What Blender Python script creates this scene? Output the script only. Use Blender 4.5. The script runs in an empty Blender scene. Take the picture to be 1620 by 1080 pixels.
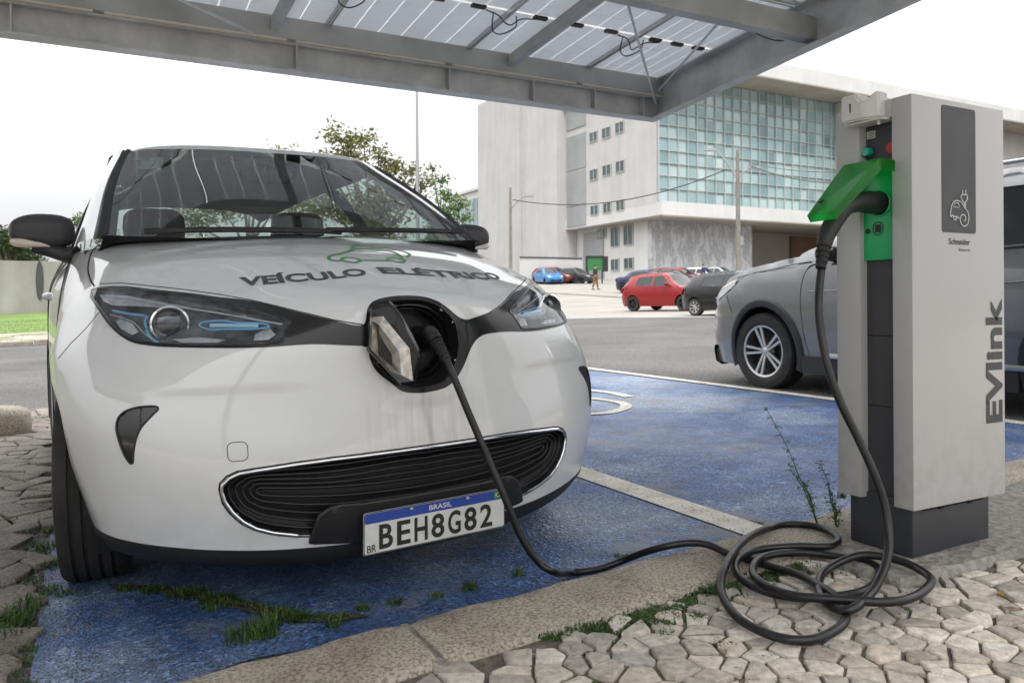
import bpy, bmesh, math, random
import numpy as np
from mathutils import Vector, Matrix, geometry
from mathutils.bvhtree import BVHTree
R=math.radians
S=bpy.context.scene; COL=S.collection
# ---------------- camera, sky, sun, exposure ----------------
cd=bpy.data.cameras.new('camera'); cam=bpy.data.objects.new('camera',cd); COL.objects.link(cam)
cd.sensor_width=36; cd.lens=36*1261/1620; cd.clip_start=.02; cd.clip_end=3000
cd.shift_y=-58.4/1620
cam.rotation_mode='XYZ'
cam.matrix_world=Matrix.Translation((0,0,.85))@Matrix.Rotation(R(-28.3),4,'Z')@Matrix.Rotation(R(90),4,'X')@Matrix.Rotation(R(-.34),4,'Z')
cd.dof.use_dof=True; cd.dof.focus_distance=2.45; cd.dof.aperture_fstop=8
S.camera=cam
wd=bpy.data.worlds.new('World'); S.world=wd; wd.use_nodes=True
nt=wd.node_tree; nt.nodes.clear()
out=nt.nodes.new('ShaderNodeOutputWorld'); bg=nt.nodes.new('ShaderNodeBackground')
sky=nt.nodes.new('ShaderNodeTexSky'); sky.sky_type='NISHITA'; sky.sun_disc=False
sky.sun_elevation=R(52); sky.sun_rotation=R(205); sky.air_density=1.4; sky.dust_density=4.0; sky.ozone_density=1.0
hs=nt.nodes.new('ShaderNodeHueSaturation'); hs.inputs['Saturation'].default_value=.10; hs.inputs['Value'].default_value=1.0
# cloud deck: a bright overcast layer, brightness varying with soft clouds
tc=nt.nodes.new('ShaderNodeTexCoord'); nz=nt.nodes.new('ShaderNodeTexNoise'); nz.inputs['Scale'].default_value=2.2; nz.inputs['Detail'].default_value=6
mp=nt.nodes.new('ShaderNodeMapping'); mp.inputs['Scale'].default_value=(1,1,2.2)
cr=nt.nodes.new('ShaderNodeValToRGB'); cr.color_ramp.elements[0].position=.35; cr.color_ramp.elements[0].color=(12.3,12.4,12.7,1); cr.color_ramp.elements[1].position=.62; cr.color_ramp.elements[1].color=(13.4,13.4,13.4,1)
mx=nt.nodes.new('ShaderNodeMix'); mx.data_type='RGBA'; mx.inputs[0].default_value=.86
nt.links.new(tc.outputs['Generated'],mp.inputs[0]); nt.links.new(mp.outputs[0],nz.inputs[0]); nt.links.new(nz.outputs[0],cr.inputs[0])
nt.links.new(sky.outputs[0],hs.inputs['Color']); nt.links.new(hs.outputs[0],mx.inputs[6]); nt.links.new(cr.outputs[0],mx.inputs[7])
# an overcast sky is about three times brighter overhead than at the horizon
sx=nt.nodes.new('ShaderNodeSeparateXYZ'); nt.links.new(tc.outputs['Generated'],sx.inputs[0])
mr_=nt.nodes.new('ShaderNodeMapRange'); mr_.inputs[1].default_value=.0; mr_.inputs[2].default_value=1; mr_.inputs[3].default_value=.61; mr_.inputs[4].default_value=3.3; nt.links.new(sx.outputs[2],mr_.inputs[0])
vm=nt.nodes.new('ShaderNodeVectorMath'); vm.operation='SCALE'; nt.links.new(mx.outputs[2],vm.inputs[0]); nt.links.new(mr_.outputs[0],vm.inputs['Scale'])
nt.links.new(vm.outputs[0],bg.inputs[0]); nt.links.new(bg.outputs[0],out.inputs[0]); bg.inputs[1].default_value=.085
sl=bpy.data.lights.new('sun','SUN'); sl.energy=1.5; sl.angle=R(12); sl.color=(1,.96,.9)
sun=bpy.data.objects.new('sun',sl); COL.objects.link(sun)
sd=Vector((math.cos(R(52))*math.sin(R(205)),math.cos(R(52))*math.cos(R(205)),math.sin(R(52))))
sun.rotation_euler=sd.to_track_quat('Z','Y').to_euler(); sun.location=(0,0,20)
S.view_settings.view_transform='Standard'; S.view_settings.look='None'; S.view_settings.exposure=.12; S.view_settings.gamma=1
S.cycles.max_bounces=8; S.cycles.transparent_max_bounces=16; S.cycles.use_denoising=True
S.cycles.caustics_reflective=False; S.cycles.caustics_refractive=False; S.cycles.sample_clamp_indirect=6
# ---------------- materials ----------------
def nodes(name):
    m=bpy.data.materials.new(name); m.use_nodes=True; n=m.node_tree; return m,n,n.nodes['Principled BSDF']
def noise(n,scale,detail=4,vec=None,rough=.55):
    t=n.nodes.new('ShaderNodeTexNoise'); t.inputs['Scale'].default_value=scale; t.inputs['Detail'].default_value=detail; t.inputs['Roughness'].default_value=rough
    if vec is None:
        c=n.nodes.new('ShaderNodeTexCoord'); vec=c.outputs['Object']
    n.links.new(vec,t.inputs['Vector']); return t
def ramp(n,src,stops):
    r=n.nodes.new('ShaderNodeValToRGB'); e=r.color_ramp.elements
    while len(e)<len(stops): e.new(.5)
    for k,(p,c) in enumerate(stops):
        e[k].position=p; e[k].color=(c,c,c,1) if not hasattr(c,'__len__') else (*c,1)
    n.links.new(src,r.inputs[0]); return r
def mixc(n,f,a,b,mode='MIX'):
    m=n.nodes.new('ShaderNodeMix'); m.data_type='RGBA'; m.blend_type=mode
    for i,v in ((0,f),(6,a),(7,b)):
        if hasattr(v,'is_linked'): n.links.new(v,m.inputs[i])
        elif i==0: m.inputs[0].default_value=v
        else: m.inputs[i].default_value=(*v,1)
    return m.outputs[2]
def bump(n,b,src,st,dist=.01):
    u=n.nodes.new('ShaderNodeBump'); u.inputs['Strength'].default_value=st; u.inputs['Distance'].default_value=dist
    n.links.new(src,u.inputs['Height']); n.links.new(u.outputs[0],b.inputs['Normal']); return u
def mat(name,col,rough=.5,metal=0,var=0,vs=8,bs=0,bst=.3,coat=0,spec=.5,rvar=0,bd=.004):
    m,n,b=nodes(name)
    b.inputs['Base Color'].default_value=(*col,1); b.inputs['Roughness'].default_value=rough; b.inputs['Metallic'].default_value=metal
    b.inputs['Coat Weight'].default_value=coat; b.inputs['Coat Roughness'].default_value=.04; b.inputs['Specular IOR Level'].default_value=spec
    if var or rvar:
        t=noise(n,vs,5)
    if var:
        r=ramp(n,t.outputs[0],[(.3,tuple(c*(1-var) for c in col)),(.7,tuple(min(1,c*(1+var)) for c in col))]); n.links.new(r.outputs[0],b.inputs['Base Color'])
    if rvar:
        r=ramp(n,t.outputs[0],[(.3,max(0,rough-rvar)),(.7,min(1,rough+rvar))]); n.links.new(r.outputs[0],b.inputs['Roughness'])
    if bs:
        t2=noise(n,bs,4); bump(n,b,t2.outputs[0],bst,bd)
    return m
def glass(name,tint=(.8,.85,.83),ior=1.5,rough=0,dens=0,refl=1.0):
    m,n,b=nodes(name); n.nodes.remove(b)
    o=n.nodes['Material Output']; tr=n.nodes.new('ShaderNodeBsdfTransparent'); tr.inputs[0].default_value=(*tint,1)
    gl=n.nodes.new('ShaderNodeBsdfGlossy'); gl.inputs['Roughness'].default_value=rough; gl.inputs['Color'].default_value=(refl,refl,refl,1)
    fr=n.nodes.new('ShaderNodeFresnel'); gg=n.nodes.new('ShaderNodeNewGeometry'); mm_=n.nodes.new('ShaderNodeMath'); mm_.operation='MULTIPLY_ADD'; n.links.new(gg.outputs['Backfacing'],mm_.inputs[0]); mm_.inputs[1].default_value=1/ior-ior; mm_.inputs[2].default_value=ior; n.links.new(mm_.outputs[0],fr.inputs[0])
    mm=n.nodes.new('ShaderNodeMixShader'); n.links.new(fr.outputs[0],mm.inputs[0]); n.links.new(tr.outputs[0],mm.inputs[1]); n.links.new(gl.outputs[0],mm.inputs[2])
    n.links.new(mm.outputs[0],o.inputs[0]); return m
MT={}
MT['paint_white']=mat('white_paint',(.70,.71,.72),.3,0,coat=1)
# faint streaks of road dirt below the socket door and on the bumper
def dirty_white():
    m,n,b=nodes('white_bumper_paint')
    c=n.nodes.new('ShaderNodeTexCoord'); mpn=n.nodes.new('ShaderNodeMapping'); mpn.inputs['Scale'].default_value=(55,6,3.5); n.links.new(c.outputs['Object'],mpn.inputs[0])
    st=noise(n,1,5,mpn.outputs[0]); sr=ramp(n,st.outputs[0],[(.42,0),(.72,1)])
    se=n.nodes.new('ShaderNodeSeparateXYZ'); n.links.new(c.outputs['Object'],se.inputs[0])
    def band(o,a,b_,c_,d):
        r=n.nodes.new('ShaderNodeMapRange'); r.interpolation_type='SMOOTHSTEP'
        n.links.new(o,r.inputs[0]); r.inputs[1].default_value=a; r.inputs[2].default_value=b_; r.inputs[3].default_value=0; r.inputs[4].default_value=1
        r2=n.nodes.new('ShaderNodeMapRange'); r2.interpolation_type='SMOOTHSTEP'; n.links.new(o,r2.inputs[0]); r2.inputs[1].default_value=c_; r2.inputs[2].default_value=d; r2.inputs[3].default_value=1; r2.inputs[4].default_value=0
        mu=n.nodes.new('ShaderNodeMath'); mu.operation='MULTIPLY'; n.links.new(r.outputs[0],mu.inputs[0]); n.links.new(r2.outputs[0],mu.inputs[1]); return mu.outputs[0]
    bx=band(se.outputs[0],-.25,-.05,.08,.22); bz=band(se.outputs[2],.36,.44,.52,.58)
    def mul(a,b_):
        mu=n.nodes.new('ShaderNodeMath'); mu.operation='MULTIPLY'
        n.links.new(a,mu.inputs[0])
        if hasattr(b_,'is_linked'): n.links.new(b_,mu.inputs[1])
        else: mu.inputs[1].default_value=b_
        return mu.outputs[0]
    k=mul(mul(bx,bz),sr.outputs[0])
    low=band(se.outputs[2],-.2,.1,.15,.5); nn=noise(n,14,5); nr=ramp(n,nn.outputs[0],[(.4,0),(.7,1)])
    k2=mul(mul(low,nr.outputs[0]),.18)
    ad=n.nodes.new('ShaderNodeMath'); ad.operation='ADD'; ad.use_clamp=True; n.links.new(mul(k,.38),ad.inputs[0]); n.links.new(k2,ad.inputs[1])
    col=mixc(n,ad.outputs[0],(.70,.71,.715),(.30,.27,.23)); n.links.new(col,b.inputs['Base Color'])
    b.inputs['Roughness'].default_value=.3; b.inputs['Coat Weight'].default_value=1; b.inputs['Coat Roughness'].default_value=.02; b.inputs['Coat IOR'].default_value=1.65
    fl=noise(n,900,2); return m
MT['bumper']=dirty_white()
MT['black_gloss']=mat('gloss_black',(.010,.010,.011),.22,coat=.25,spec=.35)
MT['black_plastic']=mat('black_plastic',(.015,.015,.0165),.5,bs=300,bst=.15,rvar=.08)
MT['seam']=mat('seam_gap',(.006,.006,.006),.8)
MT['rubber']=mat('rubber',(.018,.018,.018),.75,var=.25,vs=25,bs=90,bst=.2)
MT['tyre_tread']=mat('tyre_rubber',(.025,.0235,.022),.8,var=.3,vs=14,bs=60,bst=.3)
MT['cable']=mat('cable_rubber',(.009,.009,.010),.38,rvar=.1,vs=30)
MT['chrome']=mat('chrome',(.75,.75,.76),.12,1,rvar=.06,vs=20)
MT['alu']=mat('brushed_metal',(.5,.5,.5),.35,1)
MT['dusty_chrome']=mat('dusty_chrome',(.52,.49,.45),.33,.85,var=.35,vs=60)
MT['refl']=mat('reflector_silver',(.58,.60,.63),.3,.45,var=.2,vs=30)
MT['lampbowl']=mat('lamp_bowl',(.15,.155,.165),.28,.5,var=.6,vs=26)
MT['blue_lens']=mat('blue_lens',(.16,.48,.80),.2,0,coat=.6)
MT['lens']=glass('headlight_lens',(.86,.88,.9),1.5)
MT['wind']=glass('windscreen_glass',(.60,.68,.65),1.9,refl=1)
MT['sglass']=glass('side_glass',(.72,.80,.77),1.5)
MT['darkglass']=mat('dark_car_glass',(.018,.021,.024),.06,spec=.45)
MT['fin']=mat('grille_fin_black',(.010,.010,.011),.45)
MT['mirror_grey']=mat('mirror_shell_grey',(.045,.045,.050),.42,bs=300,bst=.1)
MT['glowblue']=mat('light_guide_highlight',(.42,.66,.85),.25,coat=.5)
MT['dash']=mat('dashboard_plastic',(.03,.031,.033),.6,bs=200,bst=.1)
MT['seat']=mat('seat_fabric',(.022,.023,.025),.85,bs=200,bst=.3)
MT['plate_w']=mat('plate_white',(.62,.62,.60),.4,var=.08,vs=30)
MT['plate_b']=mat('plate_blue',(.012,.05,.30),.4)
MT['ink']=mat('black_ink',(.012,.012,.012),.5)
MT['hoodink']=mat('dark_grey_vinyl',(.05,.052,.056),.45)
MT['green_vinyl']=mat('green_vinyl',(.03,.30,.05),.4)
MT['amber']=mat('indicator_lens',(.75,.62,.55),.15,coat=.8)
MT['redlens']=mat('red_lens',(.45,.01,.012),.15,coat=.8)
MT['projglass']=mat('projector_glass',(.03,.035,.05),.03,coat=1,spec=.9)
MT['foglens']=glass('fog_lens',(.6,.6,.6),1.6)
MT['yellow']=mat('yellow',(.7,.5,.02),.4)
MT['headcloth']=mat('headliner',(.22,.22,.21),.9)
MT['stickpale']=mat('pale_sticker',(.30,.40,.33),.5)
MT['stickteal']=mat('teal_sticker',(.02,.22,.25),.5)
# ---------------- mesh helpers ----------------
def rnd(a=0,b=1): return random.uniform(a,b)
class MB:
    def __init__(s): s.v=[]; s.f=[]; s.m=[]
    def add(s,v,f,mi=0):
        o=len(s.v); s.v+=[tuple(p) for p in v]; s.f+=[tuple(i+o for i in q) for q in f]; s.m+=[mi]*len(f); return s
    def box(s,a,b,mi=0,T=None):
        x0,y0,z0=a; x1,y1,z1=b
        v=[(x0,y0,z0),(x1,y0,z0),(x1,y1,z0),(x0,y1,z0),(x0,y0,z1),(x1,y0,z1),(x1,y1,z1),(x0,y1,z1)]
        if T: v=[T(p) for p in v]
        return s.add(v,[(0,3,2,1),(4,5,6,7),(0,1,5,4),(1,2,6,5),(2,3,7,6),(3,0,4,7)],mi)
    def obox(s,c,ax,ay,az,mi=0):
        c,ax,ay,az=map(Vector,(c,ax,ay,az))
        return s.box((-1,-1,-1),(1,1,1),mi,lambda p:tuple(c+ax*p[0]+ay*p[1]+az*p[2]))
    def prism(s,poly,f0,f1,mi=0):
        n=len(poly); v=[f0(*p) for p in poly]+[f1(*p) for p in poly]
        return s.add(v,[tuple(range(n))[::-1],tuple(range(n,2*n))]+[(i,(i+1)%n,n+(i+1)%n,n+i) for i in range(n)],mi)
    def tube(s,P,r,n=8,closed=False,mi=0,cap=True):
        P=[Vector(p) for p in P]; m=len(P); rr=r if hasattr(r,'__len__') else [r]*m
        T=[]
        for i in range(m):
            a=P[(i-1)%m] if closed or i>0 else P[0]; b=P[(i+1)%m] if closed or i<m-1 else P[-1]
            t=(b-a); T.append(t.normalized() if t.length>1e-9 else Vector((0,0,1)))
        u=T[0].orthogonal().normalized(); v=[]
        for i in range(m):
            u=(u-T[i]*u.dot(T[i])); u=u.normalized() if u.length>1e-6 else T[i].orthogonal().normalized(); w=T[i].cross(u)
            for k in range(n):
                a=2*math.pi*k/n; v.append(P[i]+(u*math.cos(a)+w*math.sin(a))*rr[i])
        f=[]
        for i in range(m if closed else m-1):
            j=(i+1)%m
            for k in range(n): f.append((i*n+k,i*n+(k+1)%n,j*n+(k+1)%n,j*n+k))
        if cap and not closed: f+=[tuple(range(n))[::-1],tuple(range((m-1)*n,m*n))]
        return s.add(v,f,mi)
    def lathe(s,prof,o,ax,n=32,mi=0):
        """prof: (axial,radius) pairs"""
        o=Vector(o); ax=Vector(ax).normalized(); u=ax.orthogonal().normalized(); w=ax.cross(u); v=[]
        for a,r in prof:
            for k in range(n):
                t=2*math.pi*k/n; v.append(o+ax*a+(u*math.cos(t)+w*math.sin(t))*r)
        f=[(i*n+k,i*n+(k+1)%n,(i+1)*n+(k+1)%n,(i+1)*n+k) for i in range(len(prof)-1) for k in range(n)]
        return s.add(v,f,mi)
    def grid(s,A,mi=0,flip=False):
        nr,nc=len(A),len(A[0]); v=[p for r in A for p in r]
        f=[((i*nc+j,i*nc+j+1,(i+1)*nc+j+1,(i+1)*nc+j) if not flip else (i*nc+j,(i+1)*nc+j,(i+1)*nc+j+1,i*nc+j+1)) for i in range(nr-1) for j in range(nc-1)]
        return s.add(v,f,mi)
    def build(s,name,mats,parent=None,smooth=None,bevel=0,recalc=False):
        me=bpy.data.meshes.new(name); me.from_pydata(s.v,[],s.f)
        if not isinstance(mats,(list,tuple)): mats=[mats]
        for q in mats: me.materials.append(MT[q] if isinstance(q,str) else q)
        me.polygons.foreach_set('material_index',s.m); me.update()
        if recalc or bevel:
            bm=bmesh.new(); bm.from_mesh(me); bmesh.ops.recalc_face_normals(bm,faces=bm.faces)
            if bevel:
                ed=[e for e in bm.edges if len(e.link_faces)==2 and e.calc_face_angle(0)>.5]
                bmesh.ops.bevel(bm,geom=ed,offset=bevel,segments=2,affect='EDGES',profile=.6,clamp_overlap=True)
            bm.to_mesh(me); bm.free()
        if smooth is not None or bevel:
            me.shade_smooth(); me.set_sharp_from_angle(angle=R(smooth or 40))
        o=bpy.data.objects.new(name,me); COL.objects.link(o)
        if parent: o.parent=parent
        return o
def tag(o,label=None,cat=None,group=None,kind=None):
    for k,v in (('label',label),('category',cat),('group',group),('kind',kind)):
        if v: o[k]=v
    return o
def thing(name,label,cat,loc=(0,0,0),rz=0,group=None):
    e=bpy.data.objects.new(name,None); COL.objects.link(e); e.location=loc; e.rotation_euler=(0,0,rz); e.empty_display_size=.2
    return tag(e,label,cat,group)
def copy_tree(o,parent=None):
    c=o.copy(); COL.objects.link(c); c.parent=parent
    for ch in [q for q in bpy.data.objects if q.parent==o]: copy_tree(ch,c)
    return c
def inside(p,poly):
    x,y=p; r=False; j=len(poly)-1
    for i in range(len(poly)):
        xi,yi=poly[i]; xj,yj=poly[j]
        if (yi>y)!=(yj>y) and x<(xj-xi)*(y-yi)/(yj-yi)+xi: r=not r
        j=i
    return r
def spl(P,n=6,closed=False):
    P=np.array(P,float); m=len(P); out=[]
    def g(i):
        if closed: return P[i%m]
        return 2*P[0]-P[1] if i<0 else (2*P[-1]-P[-2] if i>=m else P[i])
    for i in range(m if closed else m-1):
        a,b,c,d=g(i-1),g(i),g(i+1),g(i+2)
        for k in range(n):
            t=k/n; out.append(.5*((2*b)+(-a+c)*t+(2*a-5*b+4*c-d)*t*t+(-a+3*b-3*c+d)*t**3))
    if not closed: out.append(P[-1])
    return [tuple(q) for q in out]
def resample(poly,d,closed=True):
    out=[]; m=len(poly)
    for i in range(m if closed else m-1):
        a=np.array(poly[i],float); b=np.array(poly[(i+1)%m],float); k=max(1,int(math.ceil(np.linalg.norm(b-a)/d)))
        for q in range(k): out.append(tuple(a+(b-a)*q/k))
    if not closed: out.append(tuple(poly[-1]))
    return out
def cdt(poly,res,holes=(),edge=None):
    """triangulated fill of a 2D polygon with a regular inner point grid"""
    edge=edge or res
    pts=[]; cons=[]
    for pl in [poly]+list(holes):
        q=resample(pl,edge); o=len(pts); pts+=q; cons+=[(o+i,o+(i+1)%len(q)) for i in range(len(q))]
    xs=[p[0] for p in poly]; ys=[p[1] for p in poly]; nb=len(pts); B=np.array(pts)
    x=min(xs)+res*.5
    while x<max(xs):
        y=min(ys)+res*.5
        while y<max(ys):
            if inside((x,y),poly) and not any(inside((x,y),h) for h in holes) and np.min((B[:,0]-x)**2+(B[:,1]-y)**2)>(res*.45)**2: pts.append((x,y))
            y+=res
        x+=res
    r=geometry.delaunay_2d_cdt([Vector(p) for p in pts],cons,[],0,1e-7)
    V=[tuple(p) for p in r[0]]; F=[]
    for f in r[2]:
        c=(sum(V[i][0] for i in f)/len(f),sum(V[i][1] for i in f)/len(f))
        if inside(c,poly) and not any(inside(c,h) for h in holes): F.append(tuple(f))
    return V,F
def text_mesh(txt,size=1,bold=0,sx=1,extr=0):
    """letter shapes as a flat triangulated mesh, returned as (verts, faces, width)"""
    cu=bpy.data.curves.new('t','FONT'); cu.body=txt; cu.size=size; cu.offset=bold; cu.resolution_u=4; cu.fill_mode='FRONT'
    ob=bpy.data.objects.new('t',cu); COL.objects.link(ob); dg=bpy.context.evaluated_depsgraph_get(); dg.update()
    me=bpy.data.meshes.new_from_object(ob.evaluated_get(dg)); V=[(v.co.x*sx,v.co.y) for v in me.vertices]; F=[tuple(p.vertices) for p in me.polygons]
    bpy.data.objects.remove(ob); bpy.data.curves.remove(cu); bpy.data.meshes.remove(me)
    x0=min(v[0] for v in V); x1=max(v[0] for v in V); y0=0; V=[(v[0]-x0,v[1]) for v in V]
    return V,F,x1-x0,max(v[1] for v in V)
def put_text(mb,txt,o,ax,ay,h,w=None,bold=0,mi=0,thick=None):
    """flat lettering: o bottom-left, ax right, ay up (unit vectors), cap height h, total width w"""
    V,F,W,H=text_mesh(txt,1,bold); o,ax,ay=Vector(o),Vector(ax),Vector(ay)
    k=h/H; kx=(w/W) if w else k
    mb.add([o+ax*(x*kx)+ay*(y*k) for x,y in V],F,mi); return W*kx
def dense_text(txt,bold,h,w,res=.01):
    V,F,W,H=text_mesh(txt,1,bold)
    bm=bmesh.new(); vs=[bm.verts.new((x*w/W,y*h/H,0)) for x,y in V]
    for f in F:
        try: bm.faces.new([vs[i] for i in f])
        except ValueError: pass
    for _ in range(4):
        ed=[e for e in bm.edges if e.calc_length()>res*1.6]
        if not ed: break
        bmesh.ops.subdivide_edges(bm,edges=ed,cuts=1,use_grid_fill=False)
    bmesh.ops.triangulate(bm,faces=bm.faces[:])
    bm.verts.index_update(); v=[(q.co.x,q.co.y) for q in bm.verts]; f=[tuple(q.index for q in g.verts) for g in bm.faces]; bm.free(); return v,f
# ---------------- ground ----------------
def sm(t,a,b):
    t=min(1,max(0,(t-a)/(b-a))); return t*t*(3-2*t)
def gz(x,y):
    xx=max(-12,min(x,26)); z=.0293*xx
    d=.474*x+.88*y; s=22+8*sm(x,0,12)
    t=d-s
    if t>0:
        q=min(t,10); z+=.052*(q*q/20 if t<10 else t-5)
        if t>90: z-=.052*(t-90)
    return z
def axis(stops):
    o=[stops[0][0]]
    for a,b,d in stops:
        n=max(1,round((b-a)/d)); o+=[a+(b-a)*(k+1)/n for k in range(n)]
    return o
GX=axis([(-400,-80,40),(-80,-16,4),(-16,60,1),(60,140,4),(140,500,40)])
GY=axis([(-60,-4,8),(-4,70,1),(70,140,5),(140,700,40)])
def gfine(x,y):
    """height of the terrain mesh at x,y (bilinear in its own grid)"""
    import bisect
    i=min(len(GX)-2,max(0,bisect.bisect_right(GX,x)-1)); j=min(len(GY)-2,max(0,bisect.bisect_right(GY,y)-1))
    u=(x-GX[i])/(GX[i+1]-GX[i]); v=(y-GY[j])/(GY[j+1]-GY[j])
    return (gz(GX[i],GY[j])*(1-u)*(1-v)+gz(GX[i+1],GY[j])*u*(1-v)+gz(GX[i],GY[j+1])*(1-u)*v+gz(GX[i+1],GY[j+1])*u*v)
def rough_ground(name,c1,c2,bs,bst,dist,sp=.35,rough=.85,wet=0,patch=None,big=.6):
    m,n,b=nodes(name)
    a=noise(n,big,6); f=noise(n,bs,3); r=ramp(n,a.outputs[0],[(.3,c1),(.72,c2)])
    v=n.nodes.new('ShaderNodeTexVoronoi'); v.inputs['Scale'].default_value=bs*.7
    c=n.nodes.new('ShaderNodeTexCoord'); n.links.new(c.outputs['Object'],v.inputs['Vector'])
    g=ramp(n,f.outputs[0],[(.38,.45),(.62,1.25)]); col=mixc(n,sp*2,r.outputs[0],g.outputs[0],'MULTIPLY')
    if patch: pn=noise(n,patch[0],6); pr=ramp(n,pn.outputs[0],[(patch[1],0),(patch[1]+.08,1)]); col=mixc(n,pr.outputs[0],col,patch[2])
    n.links.new(col,b.inputs['Base Color']); b.inputs['Roughness'].default_value=rough
    if wet: wn=noise(n,wet,4); wr=ramp(n,wn.outputs[0],[(.42,rough),(.62,.22)]); n.links.new(wr.outputs[0],b.inputs['Roughness'])
    ad=n.nodes.new('ShaderNodeMath'); ad.operation='ADD'; n.links.new(f.outputs[0],ad.inputs[0]); n.links.new(v.outputs['Distance'],ad.inputs[1])
    bump(n,b,ad.outputs[0],bst,dist); return m
MT['dirt']=rough_ground('earth',(.09,.075,.058),(.19,.165,.13),35,.6,.02)
MT['sand']=rough_ground('joint_sand',(.095,.08,.06),(.19,.165,.13),60,.6,.008)
MT['moss']=rough_ground('mossy_soil',(.035,.04,.022),(.085,.075,.05),60,.8,.012)
MT['asphalt']=rough_ground('asphalt',(.10,.098,.094),(.18,.175,.167),60,1.0,.02,.6,.8)
MT['lot']=rough_ground('pale_paving',(.245,.23,.205),(.33,.315,.285),18,.3,.01,.12,.9)
MT['path']=rough_ground('verge_gravel',(.24,.21,.17),(.42,.39,.33),9,.4,.01,.2,.9,patch=(1.1,.52,(.10,.15,.035)))
def blue_paint():
    m,n,b=nodes('blue_bay_paint')
    c=n.nodes.new('ShaderNodeTexCoord'); big=noise(n,.9,7); med=noise(n,6,6); f=noise(n,160,3)
    v=n.nodes.new('ShaderNodeTexVoronoi'); v.inputs['Scale'].default_value=115; n.links.new(c.outputs['Object'],v.inputs['Vector'])
    v2=n.nodes.new('ShaderNodeTexVoronoi'); v2.inputs['Scale'].default_value=48; n.links.new(c.outputs['Object'],v2.inputs['Vector'])
    base=ramp(n,med.outputs[0],[(.3,(.038,.085,.215)),(.55,(.075,.15,.33)),(.75,(.155,.245,.41))])
    pale=ramp(n,big.outputs[0],[(.47,0),(.62,.75)]); col=mixc(n,pale.outputs[0],base.outputs[0],(.33,.40,.50))
    sp=n.nodes.new('ShaderNodeSeparateColor'); n.links.new(v.outputs['Color'],sp.inputs[0]); k=ramp(n,sp.outputs[0],[(.0,.45),(.35,.85),(.8,1.15),(1,1.9)]); col=mixc(n,1.0,col,k.outputs[0],'MULTIPLY')
    gaps=ramp(n,f.outputs[0],[(.38,.9),(.48,0)]); col=mixc(n,gaps.outputs[0],col,(.02,.022,.03))
    wo=noise(n,2.6,9,rough=.68); wor=ramp(n,wo.outputs[0],[(.56,0),(.63,.75)]); col=mixc(n,wor.outputs[0],col,(.17,.18,.21))
    sc_=noise(n,7,8,rough=.7); scr=ramp(n,sc_.outputs[0],[(.62,0),(.70,.6)]); col=mixc(n,scr.outputs[0],col,(.42,.46,.55))
    n.links.new(col,b.inputs['Base Color'])
    wn=noise(n,1.2,5); wr=ramp(n,wn.outputs[0],[(.38,.68),(.58,.40)]); n.links.new(wr.outputs[0],b.inputs['Roughness'])
    ad=n.nodes.new('ShaderNodeMath'); ad.operation='ADD'; n.links.new(v.outputs['Distance'],ad.inputs[0]); n.links.new(v2.outputs['Distance'],ad.inputs[1])
    bump(n,b,ad.outputs[0],.5,.006); return m
MT['blue']=blue_paint()
def worn_white():
    m,n,b=nodes('worn_white_paint'); f=noise(n,80,4); g=noise(n,9,5)
    base=ramp(n,g.outputs[0],[(.3,(.52,.48,.40)),(.6,(.72,.69,.62))]); gp=ramp(n,f.outputs[0],[(.33,1),(.42,0)]); col=mixc(n,gp.outputs[0],base.outputs[0],(.10,.10,.11))
    n.links.new(col,b.inputs['Base Color']); b.inputs['Roughness'].default_value=.75; bump(n,b,f.outputs[0],.7,.01); return m
MT['whiteline']=worn_white()
MT['granite']=None
def granite(name='kerb_granite',a=(.28,.24,.19),bb=(.47,.42,.345)):
    m,n,b=nodes(name); f=noise(n,130,4); g=noise(n,5,6); k=noise(n,42,4)
    r=ramp(n,g.outputs[0],[(.3,a),(.7,bb)]); s=ramp(n,f.outputs[0],[(.38,.35),(.5,.95),(.62,1.32)]); col=mixc(n,.75,r.outputs[0],s.outputs[0],'MULTIPLY')
    ms=ramp(n,g.outputs[0],[(.56,0),(.72,.35)]); col=mixc(n,ms.outputs[0],col,(.075,.07,.045))
    n.links.new(col,b.inputs['Base Color']); b.inputs['Roughness'].default_value=.85
    ad=n.nodes.new('ShaderNodeMath'); ad.operation='ADD'; n.links.new(f.outputs[0],ad.inputs[0]); n.links.new(f.outputs[0],ad.inputs[1]); bump(n,b,ad.outputs[0],.5,.005); return m
MT['granite']=granite()
MT['granite_dark']=granite('cobble_granite',(.15,.13,.11),(.33,.295,.26))
def stone_mat():
    m,n,b=nodes('pavement_limestone')
    g=n.nodes.new('ShaderNodeNewGeometry'); r=ramp(n,g.outputs['Random Per Island'],[(0,(.37,.33,.285)),(.4,(.57,.52,.45)),(.8,(.73,.67,.59)),(.93,(.64,.56,.46)),(1,(.44,.415,.385))])
    f=noise(n,55,5); k=noise(n,220,3); s=ramp(n,f.outputs[0],[(.3,.62),(.65,1.12)]); col=mixc(n,.9,r.outputs[0],s.outputs[0],'MULTIPLY')
    n.links.new(col,b.inputs['Base Color']); b.inputs['Roughness'].default_value=.62
    ad=n.nodes.new('ShaderNodeMath'); ad.operation='ADD'; n.links.new(f.outputs[0],ad.inputs[0]); n.links.new(k.outputs[0],ad.inputs[1]); bump(n,b,ad.outputs[0],.55,.006); return m
MT['stone']=stone_mat()
MT['grassmat']=mat('grass_blades',(.045,.095,.016),.6,var=.55,vs=14)
MT['lawn']=rough_ground('lawn',(.10,.17,.03),(.16,.25,.045),30,.5,.02,.3,.8)
MT['concrete']=rough_ground('rough_concrete',(.22,.205,.18),(.34,.32,.285),45,.7,.012,.25,.8)
mb=MB(); mb.grid([[(x,y,gz(x,y)) for x in GX] for y in GY],flip=False)
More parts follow.
